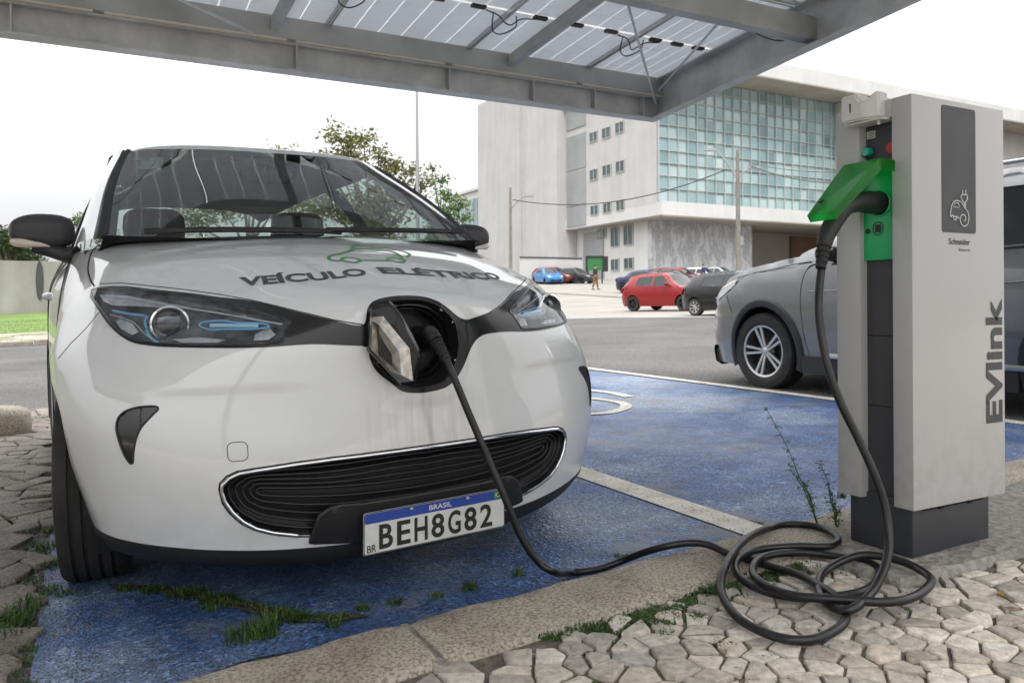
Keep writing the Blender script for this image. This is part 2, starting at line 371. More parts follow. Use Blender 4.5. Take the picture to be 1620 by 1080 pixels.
tag(mb.build('ground','dirt',smooth=60),kind='structure')
def sheet(name,poly,off,res,m,kind='structure',smooth=60):
    V,F=cdt(poly,res); b=MB(); b.add([(x,y,gfine(x,y)+off) for x,y in V],F); o=b.build(name,m,smooth=smooth,recalc=False)
    for p in o.data.polygons[:1]:
        if p.normal.z<0: o.data.flip_normals()
    return tag(o,kind=kind) if kind else o
KERB=[(-30, 1.15), (-0.6, 1.7), (0.42, 1.751), (0.62, 1.762), (1.024, 1.773), (1.549, 1.807), (2.252, 1.834), (3.513, 1.95), (8, 2.75), (30, 4.6)]   # street edge of the kerb (x,y)
def kb(x):
    for (a,ya),(b,yb) in zip(KERB[:-1],KERB[1:]):
        if x<=b: return ya+(yb-ya)*(x-a)/(b-a)
    return KERB[-1][1]
KX=[-30,-12,-4,-1,0,.6,1.2,1.8,2.4,3,3.8,5,8,14,30]
LOT=[]
sheet('road',[(x,kb(x)-.06) for x in KX]+[(30,13.0),(18,14.2),(15.3,16.2),(14.2,19.5),(13.0,21.2),(-30,21.2)],.006,1.0,'asphalt')
sheet('car_park_paving',[(2,21.35),(13.1,21.35),(14.35,19.6),(15.45,16.35),(18.1,14.35),(30,13.15),(90,13),(95,60),(58,90),(2,60)],.008,2.0,'lot')
bay=[(-.11,kb(-.1)+.12),(.35,kb(.35)+.20),(1.0,kb(1)+.07),(1.45,kb(1.45)+.05),(2.25,kb(2.25)+.04),(4.72,kb(4.72)+.05),(4.72,7.35),(-.11,7.35)]
sheet('blue_parking_bay',bay,.010,.5,'blue')
def line(name,x0,y0,x1,y1,w,off=.014,lab=None):
    d=Vector((x1-x0,y1-y0)).normalized(); q=Vector((-d.y,d.x))*w/2
    return sheet(name,[(x0-q.x,y0-q.y),(x1-q.x,y1-q.y),(x1+q.x,y1+q.y),(x0+q.x,y0+q.y)],off,.5,'whiteline')
line('bay_line',2.02,kb(2)+.10,2.07,7.3,.13)
line('bay_line',4.75,kb(4.7)+.1,4.83,7.3,.10)
line('bay_line',-.1,7.40,4.9,7.40,.10,.014)
line('lot_line',16.0,25.5,12.2,31.0,.14,.02); line('lot_line',9.6,24.0,13.4,24.4,.12,.02)
# wheelchair mark painted in the second bay
def mark(name,pts,w,closed=False):
    P=spl(pts,8,closed); b=MB(); n=len(P)
    L=[];Rr=[]
    for i in range(n):
        a=Vector(P[(i-1)%n] if closed or i else P[0]); c=Vector(P[(i+1)%n] if closed or i<n-1 else P[-1]); t=(c-a).normalized(); q=Vector((-t.y,t.x))*w/2
        x,y=P[i]; L.append((x+q.x,y+q.y,gfine(x,y)+.015)); Rr.append((x-q.x,y-q.y,gfine(x,y)+.015))
    b.grid([L,Rr] if not closed else [L+L[:1],Rr+Rr[:1]]); o=b.build(name,'whiteline'); return tag(o,kind='structure')
mark('painted_wheelchair_mark',[(3.75,5.75),(3.80,5.35),(3.75,5.05)],.10)
mark('painted_wheelchair_mark',[(3.28,5.55),(3.48,5.2),(3.52,4.85),(3.40,4.62),(3.15,4.50),(2.95,4.62),(2.82,4.95),(2.86,5.4)],.085)
mark('painted_wheelchair_mark',[(3.10,5.9),(3.12,5.35),(3.5,5.30)],.08)
# old cobbles in the strip left of the bay
def stones(name,x0,x1,y0,y1,cs,keep,zf,m,gap=.005,ht=.018,jit=.42,seed=1,tilt=.05,asp=1.0,cham=.006):
    random.seed(seed); P={}
    nx=int((x1-x0)/cs); ny=int((y1-y0)/(cs*asp))
    for i in range(-1,nx+1):
        for j in range(-1,ny+1):
            P[i,j]=(x0+(i+.5+rnd(-jit,jit))*cs+(.5*cs if j%2 else 0),y0+(j+.5+rnd(-jit,jit))*cs*asp)
    b=MB()
    for (i,j),c in P.items():
        if not keep(*c): continue
        poly=[(c[0]-cs*2,c[1]-cs*2),(c[0]+cs*2,c[1]-cs*2),(c[0]+cs*2,c[1]+cs*2),(c[0]-cs*2,c[1]+cs*2)]
        for di in (-2,-1,0,1,2):
            for dj in (-2,-1,0,1,2):
                q=P.get((i+di,j+dj))
                if q is None or q==c: continue
                nx_,ny_=q[0]-c[0],q[1]-c[1]; l=math.hypot(nx_,ny_); nx_/=l; ny_/=l; d=l/2-gap*rnd(.6,1.8)
                o=[]
                for k in range(len(poly)):
                    a=poly[k]; e=poly[(k+1)%len(poly)]; da=(a[0]-c[0])*nx_+(a[1]-c[1])*ny_-d; de=(e[0]-c[0])*nx_+(e[1]-c[1])*ny_-d
                    if da<=0: o.append(a)
                    if (da<0)!=(de<0) and da!=de: t=da/(da-de); o.append((a[0]+(e[0]-a[0])*t,a[1]+(e[1]-a[1])*t))
                poly=o
                if len(poly)<3: break
            if len(poly)<3: break
        pp=[]
        for q in poly:
            if not pp or math.hypot(q[0]-pp[-1][0],q[1]-pp[-1][1])>cs*.12: pp.append(q)
        if len(pp)<3: continue
        # chip the corners a little
        q2=[]
        for k in range(len(pp)):
            a=pp[k]; e=pp[(k+1)%len(pp)]; t=rnd(.03,.09); q2+= [(a[0]+(e[0]-a[0])*t+rnd(-.002,.002),a[1]+(e[1]-a[1])*t+rnd(-.002,.002)),(e[0]+(a[0]-e[0])*t,e[1]+(a[1]-e[1])*t)]
        pp=q2; n=len(pp); tx,ty=rnd(-tilt,tilt),rnd(-tilt,tilt); dz=rnd(-.004,.004); rings=[]
        for sc,z in ((1.0,-ht),(1.0,-cham*.75),(1-cham*.8/cs,-cham*.2),(1-cham*1.8/cs,0),(.5,0)):
            rings.append([(c[0]+(x-c[0])*sc,c[1]+(y-c[1])*sc,zf(c[0],c[1])+z+dz+(x-c[0])*sc*tx+(y-c[1])*sc*ty+(rnd(-.0012,.0012) if sc<.99 else 0)) for x,y in pp])
        v=[p for r in rings for p in r]; f=[(r*n+k,r*n+(k+1)%n,(r+1)*n+(k+1)%n,(r+1)*n+k) for r in range(len(rings)-1) for k in range(n)]+[tuple(range((len(rings)-1)*n,len(rings)*n))]
        b.add(v,f)
    return b.build(name,m,smooth=50)
o=stones('cobbled_strip',-5.0,-.12,.9,7.3,.17,lambda x,y: x<-.14+ .03*math.sin(y*9) and y>kb(x)+.1,lambda x,y:gfine(x,y)+.022,'granite_dark',.003,.03,.46,3,.03,.62,.006); tag(o,kind='structure')
o=stones('cobbled_strip',-9.0,-4.8,2.2,7.3,.3,lambda x,y: True,lambda x,y:gfine(x,y)+.02,'granite_dark',.006,.03,.3,4,.03,.6,.01); tag(o,kind='structure')
# kerb of long granite blocks, and the stone pavement behind it
PAVE=.088
joints=[-9,-6.2,-3.1,-1.1,.655,1.62,2.62,3.7,4.9,6.2,8,11]
b=MB()
for a,c in zip(joints[:-1],joints[1:]):
    a+=.008; c-=.008; n=max(2,int((c-a)/.05)); A=[]
    for k in range(n+1):
        x=a+(c-a)*k/n; ys=kb(x); yb=ys-.245; z=gfine(x,ys)+.098; e=.003 if k in(0,n) else 0; w=lambda s:.0035*math.sin(x*23+s)+.002*math.sin(x*61+s*2)
        A.append([(x,ys+.004,z-.16),(x,ys+w(1),z-.018-e),(x,ys-.012+w(1),z-.004-e+w(2)*.5),(x,ys-.05,z+w(3)*.4-e),(x,ys-.12,z+.001+w(4)*.4-e),(x,yb+.05,z+w(5)*.4-e),(x,yb+.012+w(6),z-.004-e),(x,yb+w(6),z-.016-e),(x,yb-.002,z-.12)])
    o0=len(b.v); b.grid(A,flip=True); nc=9; m_=len(A)
    b.f+=[tuple(o0+q for q in range(nc)),tuple(o0+(m_-1)*nc+q for q in range(nc))[::-1]]; b.m+=[0,0]
tag(b.build('kerb','granite',smooth=40,recalc=True),kind='structure')
b=MB()
for j in joints[1:-1]: b.box((j-.0085,kb(j)-.24,gfine(j,kb(j))-.02),(j+.0085,kb(j)-.003,gfine(j,kb(j))+.088))
tag(b.build('kerb_mortar','concrete'),kind='structure')
SLAB=[(1.80,1.30),(2.02,1.285),(2.35,1.27),(2.75,1.25),(3.2,1.27),(3.3,1.74),(2.6,1.62),(2.1,kb(2.1)-.25),(1.80,kb(1.8)-.25)]
def onslab(x,y): return inside((x,y),SLAB)
sheet('pavement_bed',[(x,kb(x)-.24) for x in KX]+[(30,-6),(-30,-6)],.080,.6,'sand')
def keep(x,y): return y<kb(x)-.27 and not inside((x,y),[(p[0]*1.0,p[1]) for p in SLAB])
o=stones('stone_pavement',-2.2,5.6,-.9,2.2,.076,keep,lambda x,y:gfine(x,y)+PAVE,'stone',.0034,.016,.47,11,.035,.74,.0034); tag(o,kind='structure')
o=stones('stone_pavement',-9,-2.1,-2.5,1.6,.16,keep,lambda x,y:gfine(x,y)+PAVE,'stone',.006,.02,.4,12,.04,.8,.006); tag(o,kind='structure')
o=stones('stone_pavement',5.5,12,-2.5,2.4,.16,keep,lambda x,y:gfine(x,y)+PAVE,'stone',.006,.02,.4,13,.04,.8,.006); tag(o,kind='structure')
o=stones('stone_pavement',-2.2,5.6,-4.0,-.92,.14,keep,lambda x,y:gfine(x,y)+PAVE,'stone',.006,.02,.4,14,.04,.8,.006); tag(o,kind='structure')
V,F=cdt(SLAB,.06); b=MB(); random.seed(5)
top=[(x,y,gfine(x,y)+.104+rnd(-.0015,.0015)) for x,y in V]; b.add(top,F)
ring=resample(SLAB,.03); n=len(ring); cx=2.5; cy=1.45
b.add([(x,y,gfine(x,y)+.105) for x,y in ring]+[(x+(x-cx)*.018+rnd(-.008,.008),y+(y-cy)*.05+rnd(-.008,.008),gfine(x,y)+.09) for x,y in ring]+[(x+(x-cx)*.02,y+(y-cy)*.07,gfine(x,y)+.05) for x,y in ring],[(r*n+k,r*n+(k+1)%n,(r+1)*n+(k+1)%n,(r+1)*n+k) for r in (0,1) for k in range(n)])
tag(b.build('concrete_footing','concrete',smooth=50,recalc=True),kind='structure')
# gutter soil, grass and moss
def tufts(name,spots,label=None):
    b=MB()
    for (x,y,r,h,n,base) in spots:
        for _ in range(n):
            a=rnd(0,6.28); d=r*math.sqrt(rnd()); px,py=x+math.cos(a)*d,y+math.sin(a)*d; hh=h*rnd(.4,1.1); w=rnd(.0012,.0028); la=rnd(0,6.28); le=hh*rnd(.2,.9)
            z=gfine(px,py)+base
            if rnd()<.45:
                s_=rnd(.0025,.0065); c_=Vector((px,py,z+hh*rnd(.2,.7))); u=Vector((math.cos(a),math.sin(a),rnd(-.4,.4)))*s_; v=Vector((-math.sin(a),math.cos(a),rnd(-.4,.4)))*s_*.7; b.add([tuple(c_-u),tuple(c_+v),tuple(c_+u),tuple(c_-v)],[(0,1,2,3)]); continue
            ux,uy=math.cos(la),math.sin(la); qx,qy=-uy*w,ux*w
            pts=[(px-qx,py-qy,z-.004),(px+qx,py+qy,z-.004),(px+ux*le*.35+qx*.8,py+uy*le*.35+qy*.8,z+hh*.6),(px+ux*le*.35-qx*.8,py+uy*le*.35-qy*.8,z+hh*.6),(px+ux*le,py+uy*le,z+hh)]
            b.add(pts,[(0,1,2,3),(3,2,4)])
    o=b.build(name,'grassmat'); o['kind']='stuff'
    if label: o['label']=label; o['category']='grass'
    return o
random.seed(21)
MPTS=[(0.085, 2.648), (0.206, 2.545), (0.326, 2.394), (0.432, 2.224), (0.507, 2.112), (0.622, 2.039)]
sp=[]
for px_,py_,r,h,n in [(0.174, 2.566, 0.03, 0.02, 120), (0.236, 2.497, 0.03, 0.02, 120), (0.324, 2.383, 0.04, 0.025, 160), (0.401, 2.066, 0.035, 0.07, 160), (0.349, 2.078, 0.05, 0.045, 160), (0.45, 2.149, 0.05, 0.04, 180), (0.336, 2.349, 0.06, 0.03, 160), (0.268, 2.476, 0.05, 0.025, 120), (0.507, 2.112, 0.03, 0.03, 90), (0.662, 2.086, 0.02, 0.03, 60), (0.75, 2.081, 0.02, 0.03, 50), (0.972, 2.063, 0.025, 0.035, 70), (1.139, 2.085, 0.02, 0.035, 60), (0.864, 2.061, 0.02, 0.02, 50), (0.568, 2.027, 0.02, 0.03, 60), (1.495, 2.05, 0.03, 0.015, 90), (2.091, 2.077, 0.03, 0.012, 90), (-0.17, 2.523, 0.05, 0.05, 260), (-0.132, 2.625, 0.03, 0.05, 120), (-0.179, 2.435, 0.06, 0.04, 200), (-0.089, 2.737, 0.03, 0.03, 80), (-0.114, 3.244, 0.04, 0.03, 130), (-0.088, 2.996, 0.03, 0.03, 100), (-0.111, 3.464, 0.02, 0.03, 80), (-0.134, 4.378, 0.03, 0.03, 80), (-0.283, 7.023, 0.08, 0.03, 140), (-0.521, 7.219, 0.08, 0.04, 120), (2.617, 2.146, 0.02, 0.03, 40), (-0.055, 2.686, 0.03, 0.02, 90), (-0.165, 3.755, 0.02, 0.02, 50), (-0.248, 3.706, 0.02, 0.02, 60)]: sp.append((px_,py_,r,h,n,.006))
for k in range(60):
    x=rnd(-.2,2.0); sp.append((x,kb(x)+rnd(.01,.07),.02,.02,22,.004))
for k in range(170):
    y=rnd(1.9,7); sp.append((-.13+rnd(-.05,.03),y,.022,.018,14,.006))
for k in range(120): sp.append((rnd(-1.6,-.15),rnd(1.9,6.9),.012,.016,10,.008))
for a_,c_ in zip(MPTS[:-1],MPTS[1:]):
    for k in range(16):
        t=rnd(); sp.append((a_[0]+(c_[0]-a_[0])*t+rnd(-.012,.012),a_[1]+(c_[1]-a_[1])*t+rnd(-.012,.012),.018,rnd(.008,.02),26,.010))
tufts('gutter_grass',sp,'green grass tufts growing in the gutter and along the cobbles')
sp=[]
for (x,y,r,h,n) in [(0.936, 1.538, 0.04, 0.02, 260), (1.015, 1.528, 0.04, 0.02, 220), (1.097, 1.518, 0.05, 0.016, 240), (1.193, 1.5, 0.05, 0.014, 220), (1.306, 1.519, 0.05, 0.016, 240), (1.415, 1.549, 0.05, 0.02, 260), (1.373, 1.525, 0.04, 0.02, 200), (0.904, 1.539, 0.02, 0.02, 120), (1.048, 1.427, 0.03, 0.012, 90), (1.139, 1.388, 0.03, 0.01, 90), (1.198, 1.312, 0.03, 0.012, 120), (1.205, 1.3, 0.02, 0.012, 90), (1.02, 1.472, 0.03, 0.012, 120), (1.533, 1.581, 0.02, 0.02, 90)]: sp.append((x,y,r,h,n,PAVE-.01))
for k in range(110):
    x=rnd(1.0,1.75); y=kb(x)-.26-abs(random.gauss(0,.055)); sp.append((x,y,.018,.011,30,PAVE-.006))
for k in range(60):
    x=rnd(.6,1.9); y=kb(x)-.3-rnd(0,.35); sp.append((x,y,.008,.010,12,PAVE-.008))
tufts('pavement_moss',sp,'low green moss between pavement stones beside the granite kerb')
b=MB(); random.seed(8)
for k in range(900):
    x=rnd(-.3,3.6); y=kb(x)+rnd(-.0,.13)**1.0; s=rnd(.002,.006); z=gfine(x,y)+.008
    b.obox((x,y,z),(s,rnd(-s,s)*.5,0),(rnd(-s,s)*.5,s,0),(0,0,s*.6))
for k in range(500):
    x=rnd(.5,3.4); y=rnd(.4,kb(x)-.3); s=rnd(.0012,.0035); b.obox((x,y,gfine(x,y)+PAVE-.004),(s,0,0),(0,s,0),(0,0,s))
o=b.build('gutter_grit','granite'); tag(o,'small grit and crumbs of stone along the kerb','grit',kind='stuff')
# soil in the gutter
random.seed(31)
up=[(x,kb(x)+(.045+.05*max(0,math.sin(x*3.1+1.9))+.008*math.sin(x*17))) for x in np.arange(-.3,3.9,.08)]
sheet('gutter_soil',[(x,kb(x)+.0) for x in np.arange(-.3,3.9,.3)]+up[::-1],.013,.1,'dirt')

dq=[(0.061, 2.688), (0.176, 2.6), (0.314, 2.434), (0.438, 2.256), (0.525, 2.115), (0.63, 2.067), (0.667, 2.019), (0.557, 2.047), (0.472, 2.102), (0.398, 2.217), (0.307, 2.379), (0.173, 2.549), (0.076, 2.636)]
sheet('gutter_soil',dq,.016,.08,'moss')

MT['dryleaf']=mat('dry_leaf',(.30,.16,.04),.7,var=.5,vs=30)
b=MB(); random.seed(90)
for k in range(42):
    if k<22: x,y,h_=rnd(-1.6,-.15),rnd(1.9,7),.030
    elif k<34: x=rnd(.3,3.6); y=kb(x)-rnd(.3,1.2); h_=PAVE+.004
    else: x,y,h_=rnd(-3,.5),rnd(7.5,16),.012
    s_=rnd(.008,.018)*(1.8 if k>=34 else 1); a=rnd(0,6.28); u=Vector((math.cos(a),math.sin(a),rnd(-.2,.2)))*s_; v=Vector((-math.sin(a),math.cos(a),rnd(-.3,.3)))*s_*.5; c_=Vector((x,y,gfine(x,y)+h_))
    b.add([tuple(c_-u),tuple(c_+v+Vector((0,0,s_*.2))),tuple(c_+u),tuple(c_-v)],[(0,1,2,3)])
o=b.build('leaf_litter','dryleaf'); tag(o,'small dry brown leaves lying on cobbles, pavement and road','fallen leaves',kind='stuff')
# ---------------- generic little parts for cars ----------------
def blob(b,c,h,p=2.6,n=14,mi=0,T=None,shape=None):
    """rounded box (superellipsoid)"""
    A=[]
    def sg(t,e): return math.copysign(abs(t)**e,t)
    for i in range(n+1):
        ph=-math.pi/2+math.pi*i/n; row=[]
        for k in range(2*n+1):
            th=2*math.pi*k/(2*n); e=2/p
            q=(sg(math.cos(ph),e)*sg(math.cos(th),e),sg(math.cos(ph),e)*sg(math.sin(th),e),sg(math.sin(ph),e))
            if shape: q=shape(q)
            r=(c[0]+q[0]*h[0],c[1]+q[1]*h[1],c[2]+q[2]*h[2]); row.append(T(r) if T else r)
        A.append(row)
    b.grid(A,mi)
def wheel(parent,c,r,w,side,rim=.62,spokes=5,style='twin',rimmat='alu',detail=True,steer=0):
    """side=+1: outer face towards +x"""
    e=MB(); s=side; R_=r; rr=r*rim; hw=w/2
    prof=[(-hw*.9,rr),(-hw*1.02,rr+.02),(-hw*1.05,(rr+R_)/2),(-hw*.98,R_*.955),(-hw*.84,R_*.988)]
    if detail:
        for g in (-.55,-.2,.2,.55): prof+=[((g-.055)*hw,R_),((g-.05)*hw,R_-.008),((g+.05)*hw,R_-.008),((g+.055)*hw,R_)]
    prof+=[(hw*.84,R_*.988),(hw*.98,R_*.955),(hw*1.05,(rr+R_)/2),(hw*1.02,rr+.02),(hw*.9,rr),(hw*.4,rr*.97)]
    if steer: ax=Vector((math.cos(steer)*s,math.sin(steer)*s,0))
    else: ax=Vector((s,0,0))
    e.lathe(prof,c,ax,48 if detail else 24)
    if detail:
        for k in range(48):   # tread blocks cut on the shoulders
            a=2*math.pi*k/48
    wb=bpy.data.objects.new('wheel',None); COL.objects.link(wb); wb.parent=parent
    e.build('tyre','tyre_tread',wb,smooth=35)
    q=MB(); o=Vector(c); u=Vector((0,0,1)); v=ax.cross(u)
    q.lathe([(hw*.95,rr+.004),(hw*.90,rr-.012),(hw*.2,rr-.02),(-hw*.5,rr-.03)],c,ax,40,0)
    q.lathe([(hw*.05,0.001),(hw*.05,rr*.55),(-hw*.2,rr-.02)],c,ax,32,1)
    q.lathe([(hw*.72,.0005),(hw*.72,.028),(hw*.62,.045),(hw*.2,.06)],c,ax,20,0)
    def sp(a,wa,wb_,z0,z1,off=0):
        d=u*math.cos(a)+v*math.sin(a); t=ax.cross(d)
        for sgn in ((0,) if off==0 else (-1,1)):
            A=[]
            for tt in (0,.5,1):
                rad=.03+(rr-.012-.03)*tt; ww=wa+(wb_-wa)*tt; z=hw*(z0+(z1-z0)*tt); cc=o+d*rad+t*(sgn*off*(.35+.65*tt))
                A.append([cc-t*ww+ax*(z-.03),cc-t*ww+ax*(z-.006),cc-t*(ww*.7)+ax*z,cc+t*(ww*.7)+ax*z,cc+t*ww+ax*(z-.006),cc+t*ww+ax*(z-.03)])
            q.grid([[tuple(p) for p in r_] for r_ in A],0)
    for k in range(spokes):
        a=2*math.pi*k/spokes+.3
        if style=='twin': sp(a,.012,.014,.72,.86,.030)
        else: sp(a,.016,.02,.7,.84)
    q.build('rim',[rimmat,'black_plastic'],wb,smooth=35)
    return wb
def car(name,label,cat,paint,loc,rz,prof,Wd,wb_x,wr,belt,gl_y,holes_side=(),group=None,detail=0,tumble=.62,nosek=.16,tailk=.12,ws=None,rs=None,roofd=.06,tail='redlens',rimmat='alu',cladding=False,tilt=(0,0),spokes=5,style='one',side_res=.09,rails=False,mirror=True,plate=True,wheelz=None):
    """saloon / hatch built from its side profile. prof: top outline (y,z) from front bumper foot over the roof to the rear bumper foot"""
    root=thing(name,label,cat,loc,rz,group); root.rotation_euler=(tilt[0],tilt[1],rz)
    L=prof[-1][0]; P=prof; zb0=prof[0][1]
    axles=wb_x; ra=wr*1.17
    def W(y,z):
        w=Wd
        if z>belt: w-= (z-belt)*tumble*(1 if z>belt+.03 else .6)
        if z<.45: w-=(.45-z)*.12
        w-=.03*max(0,(z-.62)/(max(belt-.62,.01)))**2 if z<belt else .03
        ed=.55
        if y<ed: w-=.10*((ed-y)/ed)**2.2
        if y>L-ed: w-=.10*((y-L+ed)/ed)**2.2
        return w
    def warp(x,y,z):
        k=(x/Wd)**2
        f=max(0,1-y/1.0)**1.5*nosek*k; g=max(0,1-(L-y)/.9)**1.5*tailk*k
        zb_=min(1,max(0,(z-belt)/.25)); zb_=zb_*zb_*(3-2*zb_)
        if ws and y<ws[1][0]+.4: f+=.10*k*zb_*(1 if y<ws[1][0] else max(0,1-(y-ws[1][0])/.4))
        if rs and y>rs[0][0]-.4: g+=.05*k*zb_*min(1,(y-rs[0][0]+.4)/.4)
        return (x,y+f-g,z)
    # side outline with wheel arches
    low=[]; zs=.19
    out=[p for p in P]
    bottom=[]
    pts_arch=[]
    ys=L
    for cy in sorted(axles,reverse=True):
        arc=[]
        wz=wr
        a0=math.asin(max(-1,min(1,(zs-wz)/ra)))
        for k in range(13):
            a=a0+(math.pi-2*a0)*k/12; arc.append((cy+math.cos(a)*ra,wz+math.sin(a)*ra))
        bottom+=arc
    poly=out+bottom
    r_=roofd; OUT=np.array(resample(P,.04,False))
    def rnd_in(y,z):
        d=math.sqrt(np.min((OUT[:,0]-y)**2+(OUT[:,1]-z)**2)); d=min(d,r_*1.6)/(r_*1.6)
        return r_*(1-math.sqrt(max(0,1-(1-d)**2)))
    def X(y,z): return W(y,z)-rnd_in(y,z)
    V,F=cdt(poly,side_res,holes_side,edge=.05)
    b=MB()
    for s in (1,-1):
        b.add([warp(s*X(y,z),y,z) for y,z in V],[f if s<0 else f[::-1] for f in F])
    # crown strip across the car
    T=resample(P,.05,False); n=9; A=[]
    gi=[]
    for i,(y,z) in enumerate(T):
        a=T[max(0,i-1)]; c=T[min(len(T)-1,i+1)]; t=Vector((c[0]-a[0],c[1]-a[1])).normalized(); nn=Vector((-t[1],t[0]))
        if nn.y<0 and abs(nn.y)>.2: nn=-nn
        xs=X(y,z); row=[]
        for k in range(2*n+1):
            q=-1+k/n; x=xs*math.copysign(1-(1-abs(q))**1.25,q) ; cr=.03*(1-(x/xs)**2)
            row.append(warp(x,y+ (nn.x*cr*.3),z+(abs(nn.y)*cr)))
        A.append(row)
    def inseg(y,z,seg): return seg and seg[0][0]<=y<=seg[1][0] and z>belt-.02
    body=[];wsq=[];rsq=[]
    for i in range(len(T)-1):
        ym=(T[i][0]+T[i+1][0])/2; zm=(T[i][1]+T[i+1][1])/2
        for k in range(2*n):
            q=(i*(2*n+1)+k,i*(2*n+1)+k+1,(i+1)*(2*n+1)+k+1,(i+1)*(2*n+1)+k)
            if inseg(ym,zm,ws) and 1<k<2*n-2: wsq.append(q)
            elif inseg(ym,zm,rs) and 1<k<2*n-2: rsq.append(q)
            else: body.append(q)
    flat=[p for r in A for p in r]; b.add(flat,body)
    bo=b.build('body',paint,root,smooth=38); 
    bm=bmesh.new(); bm.from_mesh(bo.data); bmesh.ops.remove_doubles(bm,verts=bm.verts,dist=.004); bmesh.ops.recalc_face_normals(bm,faces=bm.faces); bm.to_mesh(bo.data); bm.free(); bo.data.shade_smooth(); bo.data.set_sharp_from_angle(angle=R(38))
    gm='darkglass'
    if wsq: q=MB(); q.add(flat,wsq); q.build('windscreen',gm,root,smooth=50)
    if rsq: q=MB(); q.add(flat,rsq); q.build('rear_window',gm,root,smooth=50)
    for h in holes_side:
        v,f=cdt(h,side_res*1.2,edge=.06)
        for s in (1,-1):
            q=MB(); q.add([warp(s*(X(y,z)-.008),y,z) for y,z in v],[g if s<0 else g[::-1] for g in f]); q.build('side_window',gm,root,smooth=60)
    # underbody
    q=MB(); q.box((-Wd*.86,.15,zs+.0),(Wd*.86,L-.15,zs+.12)); q.box((-Wd*.62,.3,zs+.1),(Wd*.62,L-.3,belt*.75)); q.build('underbody','black_plastic',root)
    if cladding:
        for s in (1,-1):
            for cy in axles:
                q=MB(); a0=math.asin((zs-wr)/ra); A_=[]
                for k in range(25):
                    a=a0+(math.pi-2*a0)*k/24; row=[]
                    for rad,ex in ((ra-.004,-.05),(ra-.003,.012),(ra+.02,.02),(ra+.05,.017),(ra+.062,.002)):
                        y=cy+math.cos(a)*rad; z=wr+math.sin(a)*rad; row.append(warp(s*(W(y,z)+ex),y,z))
                    A_.append(row)
                q.grid(A_,flip=(s<0)); q.build('arch_cladding','black_plastic',root,smooth=40)
            y0,y1=axles[0]+ra+.05,axles[1]-ra-.05
            q=MB(); q.box((s*(W(2,.3)-.03) if s>0 else -W(2,.3)-.02,y0,.17),(W(2,.3)+.02 if s>0 else -(W(2,.3)-.03),y1,.30))
            q.build('sill_cladding','black_plastic',root,smooth=40)
    for cy in axles:
        for s in (1,-1): wheel(root,(s*(Wd-.115),cy,wr),wr,.2 if detail else .18,s,rim=.66,spokes=spokes,style=style,rimmat=rimmat,detail=detail>0)
    # lamps
    def lamp(nm,m,yz,x0,x1,yo,front=True):
        for s in (1,-1):
            q=MB(); A_=[]
            for k in range(7):
                x=x0+(x1-x0)*k/6; row=[]
                for (y,z) in yz:
                    row.append(warp(s*x,y+yo,z))
                A_.append(row)
            q.grid(A_); o=q.build(nm,m,root,smooth=60)
            md=o.modifiers.new('t','SOLIDIFY'); md.thickness=.02; md.offset=0
    def prof_at(z,front=True):
        T2=T if front else T[::-1]
        for a,c in zip(T2[:-1],T2[1:]):
            if min(a[1],c[1])<=z<=max(a[1],c[1]): return a[0]+(c[0]-a[0])*(z-a[1])/(c[1]-a[1]+1e-9)
        return T2[0][0]
    zl=belt-.22; yz=[(prof_at(z),z) for z in np.linspace(zl-.06,zl+.07,5)]
    lamp('headlight','refl',yz,Wd*.52,Wd*.86,-.008)
    zt=belt-.12; yz=[(prof_at(z,False),z) for z in np.linspace(zt-.10,zt+.1,5)]
    lamp('tail_light',tail,yz,Wd*.62,Wd*.88,.008)
    if plate:
        y=prof_at(.52,False); q=MB(); q.box((-.2,y+.01,.47),(.2,y+.03,.60)); q.build('number_plate','plate_w',root)
        y=prof_at(.36); q=MB(); q.box((-.55,y-.012,.27),(.55,y+.01,.45)); q.build('grille','black_plastic',root)
    if mirror:
        ym=ws[0][0]+.42 if ws else 1.4
        for s in (1,-1):
            q=MB(); blob(q,(s*(Wd+.07),ym,belt+.08),(.095,.055,.06),3,8); q.tube([(s*(Wd-.04),ym,belt+.02),(s*(Wd+.03),ym,belt+.04)],.02,6); q.build('mirror',paint if detail<2 else 'black_gloss',root,smooth=50)
    root['_X']=0; del root['_X']
    return root,X,warp,W
